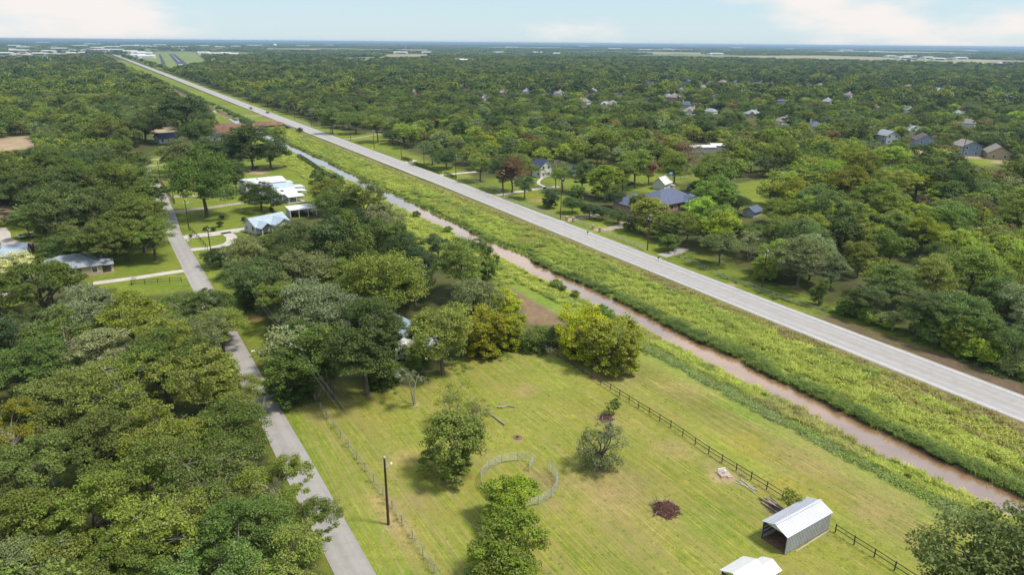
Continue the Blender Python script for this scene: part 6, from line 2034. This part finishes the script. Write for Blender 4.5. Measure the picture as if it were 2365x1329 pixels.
def utility_pole(label, p, h=10.0, lamp=False, transformer=False, cross=True, group=None, r=0.16, rz=E0):
    root = thing('utility_pole', label, 'utility pole', (p[0], p[1], float(ground_z(*st(p))) - 0.05), rz, group)
    MB().tube([(0, 0, 0), (0, 0, h * 0.5), (0, 0, h)], [r, r * 0.86, r * 0.7], 10).build('pole', m_polewood, root)
    MB().lathe((0, 0, h), [(r * 0.72, 0), (r * 0.7, 0.18), (r * 0.3, 0.25)], 8).build('pole_cap', m_trans, root)
    if cross:
        for z, sg in ((h - 0.35, 1), (h - 1.1, -1), (h - 1.5, 1)):
            o = MB().bar((0, 0, z), (sg * 0.45, 0, z + 0.12), 0.07).build('bracket', m_trans, root)
            MB().lathe((sg * 0.47, 0, z + 0.1), [(0.08, 0), (0.11, 0.08), (0.07, 0.26)], 8).build('insulator', m_trim, o)
    if lamp:
        MB().tube([(0.1, 0, h - 1.35), (0.5, 0, h - 1.15), (0.75, 0, h - 0.95)], 0.035, 6).build('lamp_arm', m_trans, root)
        MB().lathe((0.78, 0, h - 1.05), [(0.16, 0), (0.14, 0.12), (0.05, 0.22)], 10).build('lamp_head', m_trim, root)
    if transformer:
        MB().lathe((0.38, 0, h - 2.5), [(0.2, 0), (0.24, 0.05), (0.24, 0.75), (0.18, 0.85)], 12).build('transformer', m_trans, root)
    return np.array([p[0], p[1], h])


def power_line(label, pts, sag=0.5, r=0.016):
    P = []
    for a, b_ in zip(pts[:-1], pts[1:]):
        a, b_ = np.asarray(a, float), np.asarray(b_, float)
        L = np.linalg.norm(b_ - a)
        for k in range(10):
            u = k / 10
            q = a + (b_ - a) * u
            q[2] -= sag * (L / 40) * 4 * u * (1 - u)
            P.append(q)
    P.append(np.asarray(pts[-1], float))
    tag(MB().tube(P, r, 4).build('power_line', m_wire), label, 'power line')


LP = [(66.6, 23.2), (105.9, 22.9), (146, 22.4), (186, 22.0), (226.7, 21.6), (269.1, 22.1), (310.2, 21.8)]
LL = ['tall brown pole with a small lamp standing in the paddock verge', 'pole with a grey transformer among the trees at the lane corner', 'pole hidden in the grove beside the lane', 'lane pole standing by the dark spreading tree',
      'tall pole on the lawn above the concrete drive', 'pole between the gravel drives near the big pecan', 'pole at the brick apron of the lane bend']
ltop = [utility_pole(LL[i], xy(*q), 9.6 if i else 9.4, lamp=(i in (0, 4)), transformer=(i == 1), cross=(i > 0), r=0.17 if i == 0 else 0.15) for i, q in enumerate(LP)]
back = np.array([*xy(20, 23.5), 9.5])
power_line('upper line strung from the paddock pole along the lane', [back + (0, 0, -0.1)] + [t - (0, 0, 0.1) for t in ltop], 0.5)
power_line('lower line strung from the paddock pole along the lane', [back + (0, 0, -1.2)] + [t - (0, 0, 1.2) for t in ltop], 0.7)
power_line('service line slanting from the paddock pole towards the bottom edge', [ltop[0] - (0, 0, 1.4), np.array([*xy(22, 40), 5.5])], 0.6)
HP = [(22, 134.8), (62.3, 134.8), (100.5, 129.4), (140.1, 129.2), (181.9, 128.6), (221, 129.6), (261.7, 130.3), (294.5, 130.4), (320.4, 129.9), (360, 130.5), (400, 131), (440, 131.5), (485, 132), (530, 132.5), (600, 133), (680, 133), (770, 133)]
HL = {1: 'pole rising from the thicket beside the near highway', 2: 'dark pole at the brown rail fence beside the highway', 3: 'dark pole at the end of the white rail fences', 4: 'tall pole beside the western brick gate', 5: 'pole near the rust brown tree and white rails',
      6: 'pole at the end of the long clipped hedge', 7: 'pole beside the long clipped hedge', 8: 'pole by the short clipped hedge', 0: 'highway pole outside the right edge'}
htop = []
for i, q in enumerate(HP):
    hh = 13.5 if i == 4 else 10.2
    htop.append(utility_pole(HL.get(i, f'distant dark pole on the far highway verge, {NTH[max(0, i - 9)]} beyond the hedges'), xy(*q), hh, group='poles along the highway'))
for dz, dx, lb in ((0.2, 0.45, 'top line strung along the highway poles'), (1.0, -0.45, 'middle line strung along the highway poles'), (1.4, 0.45, 'lower line strung along the highway poles'), (2.2, 0.0, 'lowest thick cable strung along the highway poles')):
    power_line(lb, [np.array([t[0] + DT[0] * dx, t[1] + DT[1] * dx, min(t[2], 10.2) - dz]) for t in htop], 0.55, 0.016 if dz < 2 else 0.022)
utility_pole('tall dark pole between the two-storey houses', G(2222, 362)[0], 15.0)

# ================================================================== ROADSIDE AND GARDEN THINGS
def mailbox(label, px, py, m=None):
    root = thing('mailbox', label, 'mailbox', (*G(px, py)[0], 0), E0)
    MB().box((0, 0, 0.55), (0.1, 0.1, 1.1)).build('post', m_greybark, root)
    MB().tube([(-0.3, 0, 1.22), (0.3, 0, 1.22)], 0.17, 10).build('box', m or m_trim, root)
    MB().box((0.1, -0.19, 1.3), (0.04, 0.02, 0.2)).build('flag', m_redpaint, root)


mailbox('white mailbox on a post beside the shaded lane', 586, 826)
mailbox('dark mailbox beside the lane corner bush', 607, 836, m_black)
mailbox('white mailbox at the small lawn by the concrete drive', 436, 566)
mailbox('dark mailbox at the asphalt drive by the highway', 1520, 605, m_black)
mailbox('dark mailbox before the eastern brick gate', 1357, 545, m_black)
mailbox('white mailbox at the long concrete drive', 1127, 457)
for px, py, lb in ((1309, 511, 'left brick pier of the western gate'), (1324, 513, 'right brick pier of the western gate'), (1369, 531, 'left brick pier of the eastern gate'), (1385, 537, 'right brick pier of the eastern gate')):
    t_ = thing('gate_pier', lb, 'gate pier', (*G(px, py)[0], 0), E0)
    MB().box((0, 0, 0.75), (0.6, 0.6, 1.5)).build('pier', m_brick, t_)
    MB().box((0, 0, 1.56), (0.75, 0.75, 0.12)).build('cap', m_paleboard, t_)
sg_ = thing('road_sign', 'yellow diamond warning sign on the highway verge', 'road sign', (*G(861, 352)[0], 0.0), E0)
m_signy = mat('sign yellow', (0.72, 0.48, 0.03), 0.5, 0.05, 2.0)
MB().tube([(0, 0, 0), (0, 0, 2.6)], 0.05, 6).build('post', m_steel, sg_)
MB().add([(0, -0.07, 1.7), (0.62, -0.07, 2.32), (0, -0.07, 2.94), (-0.62, -0.07, 2.32), (0, -0.03, 1.7), (0.62, -0.03, 2.32), (0, -0.03, 2.94), (-0.62, -0.03, 2.32)],
         [(0, 1, 2, 3), (7, 6, 5, 4), (0, 4, 5, 1), (1, 5, 6, 2), (2, 6, 7, 3), (3, 7, 4, 0)]).build('sign_plate', m_signy, sg_)

tr_ = thing('trampoline', 'round trampoline with a pale rim on the yard lawn', 'trampoline', (*G(62, 549)[0], 0))
ring = [(2.1 * math.cos(a), 2.1 * math.sin(a), 0.85) for a in np.linspace(0, 2 * math.pi, 25)]
MB().tube(ring, 0.16, 6, False).build('rim_pad', m_trim, tr_)
MB().lathe((0, 0, 0.82), [(1.98, 0), (1.98, 0.03)], 24).build('mat', m_black, tr_)
for k in range(6):
    a = k * math.pi / 3
    MB().tube([(2.05 * math.cos(a), 2.05 * math.sin(a), 0), (2.05 * math.cos(a), 2.05 * math.sin(a), 0.85)], 0.04, 6).build('leg', m_steel, tr_)

ps = thing('playset', 'blue children\'s playset on the lawn behind the white barn', 'playset', (*G(1547, 414)[0], 0), E0)
m_playblue = mat('playset blue', (0.10, 0.22, 0.45), 0.5, 0.1, 2.0)
posts(ps, [(-0.8, -0.8), (0.8, -0.8), (0.8, 0.8), (-0.8, 0.8)], 2.4, m_greybark, 0.06)
MB().box((0, 0, 1.3), (1.7, 1.7, 0.1)).build('deck', m_greybark, ps)
gable_roof(MB(), 1.8, 1.7, 2.4, 0.7, 0.15, 0.05).build('roof', m_playblue, ps)
MB().slab([(0.85, -0.3, 1.35), (3.0, -0.3, 0.2), (3.0, 0.3, 0.2), (0.85, 0.3, 1.35)], 0.06).build('slide', m_playblue, ps)
MB().bar((-0.8, 0, 2.3), (-3.6, 0, 2.3), 0.1).bar((-3.6, 0, 2.3), (-3.6, 0.9, 0), 0.1).bar((-3.6, 0, 2.3), (-3.6, -0.9, 0), 0.1).build('swing_frame', m_greybark, ps)


def hedge(label, pts, w, h, c=(0.05, 0.075, 0.025)):
    r = np.random.default_rng(len(label))
    P, N = [], []
    q = [G(*p)[0] for p in pts]
    for a, b_ in zip(q[:-1], q[1:]):
        L = np.linalg.norm(b_ - a)
        n = int(L * 150)
        d = (b_ - a) / L
        nn = np.array([-d[1], d[0]])
        u, v, z = r.random(n), r.uniform(-1, 1, n), r.random(n)
        side = r.random(n) < 0.55
        v = np.where(side, np.sign(v), v)
        z = np.where(side, z, 1.0)
        pos = a + np.outer(u, b_ - a) + np.outer(v * w / 2 * (1 + 0.1 * r.normal(size=n)), nn)
        P.append(np.stack([pos[:, 0] - q[0][0], pos[:, 1] - q[0][1], z * h * (1 + 0.08 * r.normal(size=n)) + 0.03], 1))
        N.append(unit(np.stack([v * nn[0] * side, v * nn[1] * side, np.where(side, 0.3, 1)], 1) + r.normal(size=(n, 3)) * 0.5))
    P, N = np.concatenate(P), np.concatenate(N)
    me = leaf_mesh('hedge', P, N, 0.2 * r.uniform(0.7, 1.3, len(P)), r.random((len(P), 2)), m_leaf, r)
    o = link('hedge', me)
    o.location = (q[0][0], q[0][1], 0)
    o.color = (*c, 1)
    tag(o, label, 'hedge')


hedge('long clipped hedge beside the highway lawn', [(958, 381), (985, 391), (1018, 402)], 1.3, 1.2)
hedge('short clipped hedge at the first pale drive', [(930, 368), (942, 372), (950, 375)], 1.3, 1.2)
hedge('short clipped hedge right of the pale hedge drive', [(1028, 405), (1040, 409), (1052, 414)], 1.3, 1.2)
hedge('dark clipped hedge on the farmhouse lawn', [(625, 483), (632, 492), (640, 501), (648, 508)], 0.7, 0.7)
hedge('dark hedgerow along the ditch by the farmhouse lawn', [(690, 362), (715, 378), (735, 393), (760, 408), (790, 424)], 1.6, 1.3, (0.07, 0.105, 0.03))


# --- cars
m_carA = mat('dark blue car paint', (0.03, 0.045, 0.08), 0.3, 0.05, 1.0, spec=0.6)
m_carB = mat('dark red car paint', (0.10, 0.02, 0.02), 0.3, 0.05, 1.0, spec=0.6)
m_carC = mat('black car paint', (0.02, 0.02, 0.025), 0.3, 0.05, 1.0, spec=0.6)


def car(label, p, rz, m, z=0.24):
    root = thing('car', label, 'car', (p[0], p[1], z), rz)
    side = [(-2.2, 0.35), (2.2, 0.35), (2.25, 0.75), (1.2, 0.95), (-1.9, 0.98), (-2.25, 0.85)]
    cab = [(-1.75, 0.97), (0.95, 0.95), (0.35, 1.45), (-1.3, 1.47)]
    for prof_, w, nm, mm in ((side, 0.9, 'body', m), (cab, 0.76, 'cabin', m)):
        n = len(prof_)
        MB().add([(x, s_ * w, z_) for s_ in (-1, 1) for x, z_ in prof_], [tuple(range(n)), tuple(range(2 * n - 1, n - 1, -1))] + [(i, i + n, (i + 1) % n + n, (i + 1) % n) for i in range(n)]).build(nm, mm, root)
    for s_ in (-1, 1):
        MB().box((-0.4, s_ * 0.775, 1.22), (1.7, 0.03, 0.3)).build('side_window', m_glass, root)
    MB().add([(0.97, -0.68, 0.99), (0.97, 0.68, 0.99), (0.40, 0.62, 1.44), (0.40, -0.62, 1.44)], [(0, 1, 2, 3)]).build('windscreen', m_glass, root)
    for x in (-1.35, 1.4):
        for y in (-0.85, 0.85):
            o = MB().tube([(x, y - 0.1, 0.33), (x, y + 0.1, 0.33)], 0.33, 12).build('wheel', m_black, root)
            MB().tube([(x, y - 0.11, 0.33), (x, y + 0.11, 0.33)], 0.19, 10).build('rim', m_steel, o)
    for y in (-0.6, 0.6):
        MB().box((2.24, y, 0.65), (0.06, 0.35, 0.14)).build('headlight', m_trim, root)


def on_highway(px, py, side):
    s_, _ = st(G(px, py)[0])
    return xy(s_, 121.3 + float(hw_off(s_)) + 2.1 * side)


car('dark blue car driving away on the highway by the bridge', on_highway(614, 262, 1), math.pi / 2 - AZ, m_carA)
car('dark red car farther along the highway before the bridge', on_highway(589, 252, -1), -math.pi / 2 - AZ, m_carB)
car('black car parked at the white farmhouse porches', G(640, 474)[0], E0 + 0.3, m_carC, 0.03)
car('dark car parked by the tan earth patch on the lawn', G(590, 390)[0], E0 + 1.0, m_carC, 0.03)
car('black car parked at the bright green tree right of the highway', G(1456, 427)[0], E0 + 0.4, m_carC, 0.03)

# --- highway bridge over the creek
bs = BR_S
br = thing('bridge', 'low concrete highway bridge over the side creek', 'bridge', (*xy(bs, 121.3 + 2.2), 0), -AZ + math.pi / 2)
m_bconc = mat('bridge concrete', (0.33, 0.30, 0.27), 0.9, 0.2, 0.5)
MB().box((0, 0, -0.28), (34, 11.4, 0.8)).build('deck', m_bconc, br)
for x in (-11, 0, 11):
    MB().box((x, 0, -2.2), (0.9, 10.5, 3.1)).build('pier', m_bconc, br)
for s_ in (-1, 1):
    g_ = MB().bar((-22, s_ * 5.85, 0.85), (22, s_ * 5.85, 0.85), 0.12, 0.32).build('guardrail', m_steel, br)
    for x in range(-21, 22, 6):
        MB().box((x, s_ * 5.85, 0.4), (0.14, 0.14, 0.9)).build('guard_post', m_steel, g_)
# --- concrete culvert at the far left
cv = thing('culvert', 'concrete culvert headwall with a dark pipe at the dirt track', 'culvert', (*G(380, 292)[0], 0), E0)
MB().box((-4, 0, 1.6), (6, 0.8, 3.2)).box((4, 0, 1.6), (6, 0.8, 3.2)).box((0, 0, 3.4), (14, 1.0, 0.6)).build('headwall', m_bconc, cv)
MB().tube([(0, -0.3, 1.5), (0, 6, 1.5)], 1.5, 16).build('pipe', m_black, cv)
# --- red earth banks and the dirt mound near the bridge
for px, py, rx, ry, hz, lb in ((520, 296, 24, 12, 3.2, 'large bare red earth bank beside the far ditch'), (612, 288, 14, 9, 2.2, 'red earth slope under the highway bridge')):
    mb = MB()
    n1_, n2_ = 9, 22
    vs = [(0, 0, hz)]
    for i in range(1, n1_ + 1):
        u = i / n1_
        for k in range(n2_):
            a = 2 * math.pi * k / n2_
            w_ = 1 + 0.15 * math.sin(3 * a + px)
            vs.append((rx * u * w_ * math.cos(a), ry * u * w_ * math.sin(a), hz * (1 - u * u) ** 1.2 * (0.85 + 0.3 * rnd.random()) - 0.08))
    fs = [(0, 1 + k, 1 + (k + 1) % n2_) for k in range(n2_)]
    for i in range(n1_ - 1):
        for k in range(n2_):
            fs.append((1 + i * n2_ + k, 1 + (i + 1) * n2_ + k, 1 + (i + 1) * n2_ + (k + 1) % n2_, 1 + i * n2_ + (k + 1) % n2_))
    mb.add(vs, fs)
    o = mb.build('earth_bank', mat('bare red earth', (0.20, 0.115, 0.075), 0.95, 0.35, 0.25, bump=0.5, dirt=((0.12, 0.10, 0.045), 0.6)), None, True)
    o.location = (*G(px, py)[0], 0.0)
    o.rotation_euler = (0, 0, E0)
    tag(o, lb, 'earth bank')
# ------------------------------------------------------------------ haze in the air
m_haze = bpy.data.materials.new('haze')
m_haze.use_nodes = True
hn = m_haze.node_tree
hn.nodes.clear()
ho = hn.nodes.new('ShaderNodeOutputMaterial')
hv_ = hn.nodes.new('ShaderNodeVolumePrincipled')
hv_.inputs['Color'].default_value = (0.50, 0.73, 1.0, 1)
hv_.inputs['Density'].default_value = 8.5e-5
hv_.inputs['Anisotropy'].default_value = 0.2
hn.links.new(hv_.outputs[0], ho.inputs['Volume'])
tag(MB().box((0, 0, 27.0), (150000, 150000, 66)).build('haze', m_haze), 'thin blue haze over the whole plain', 'haze', kind='stuff')
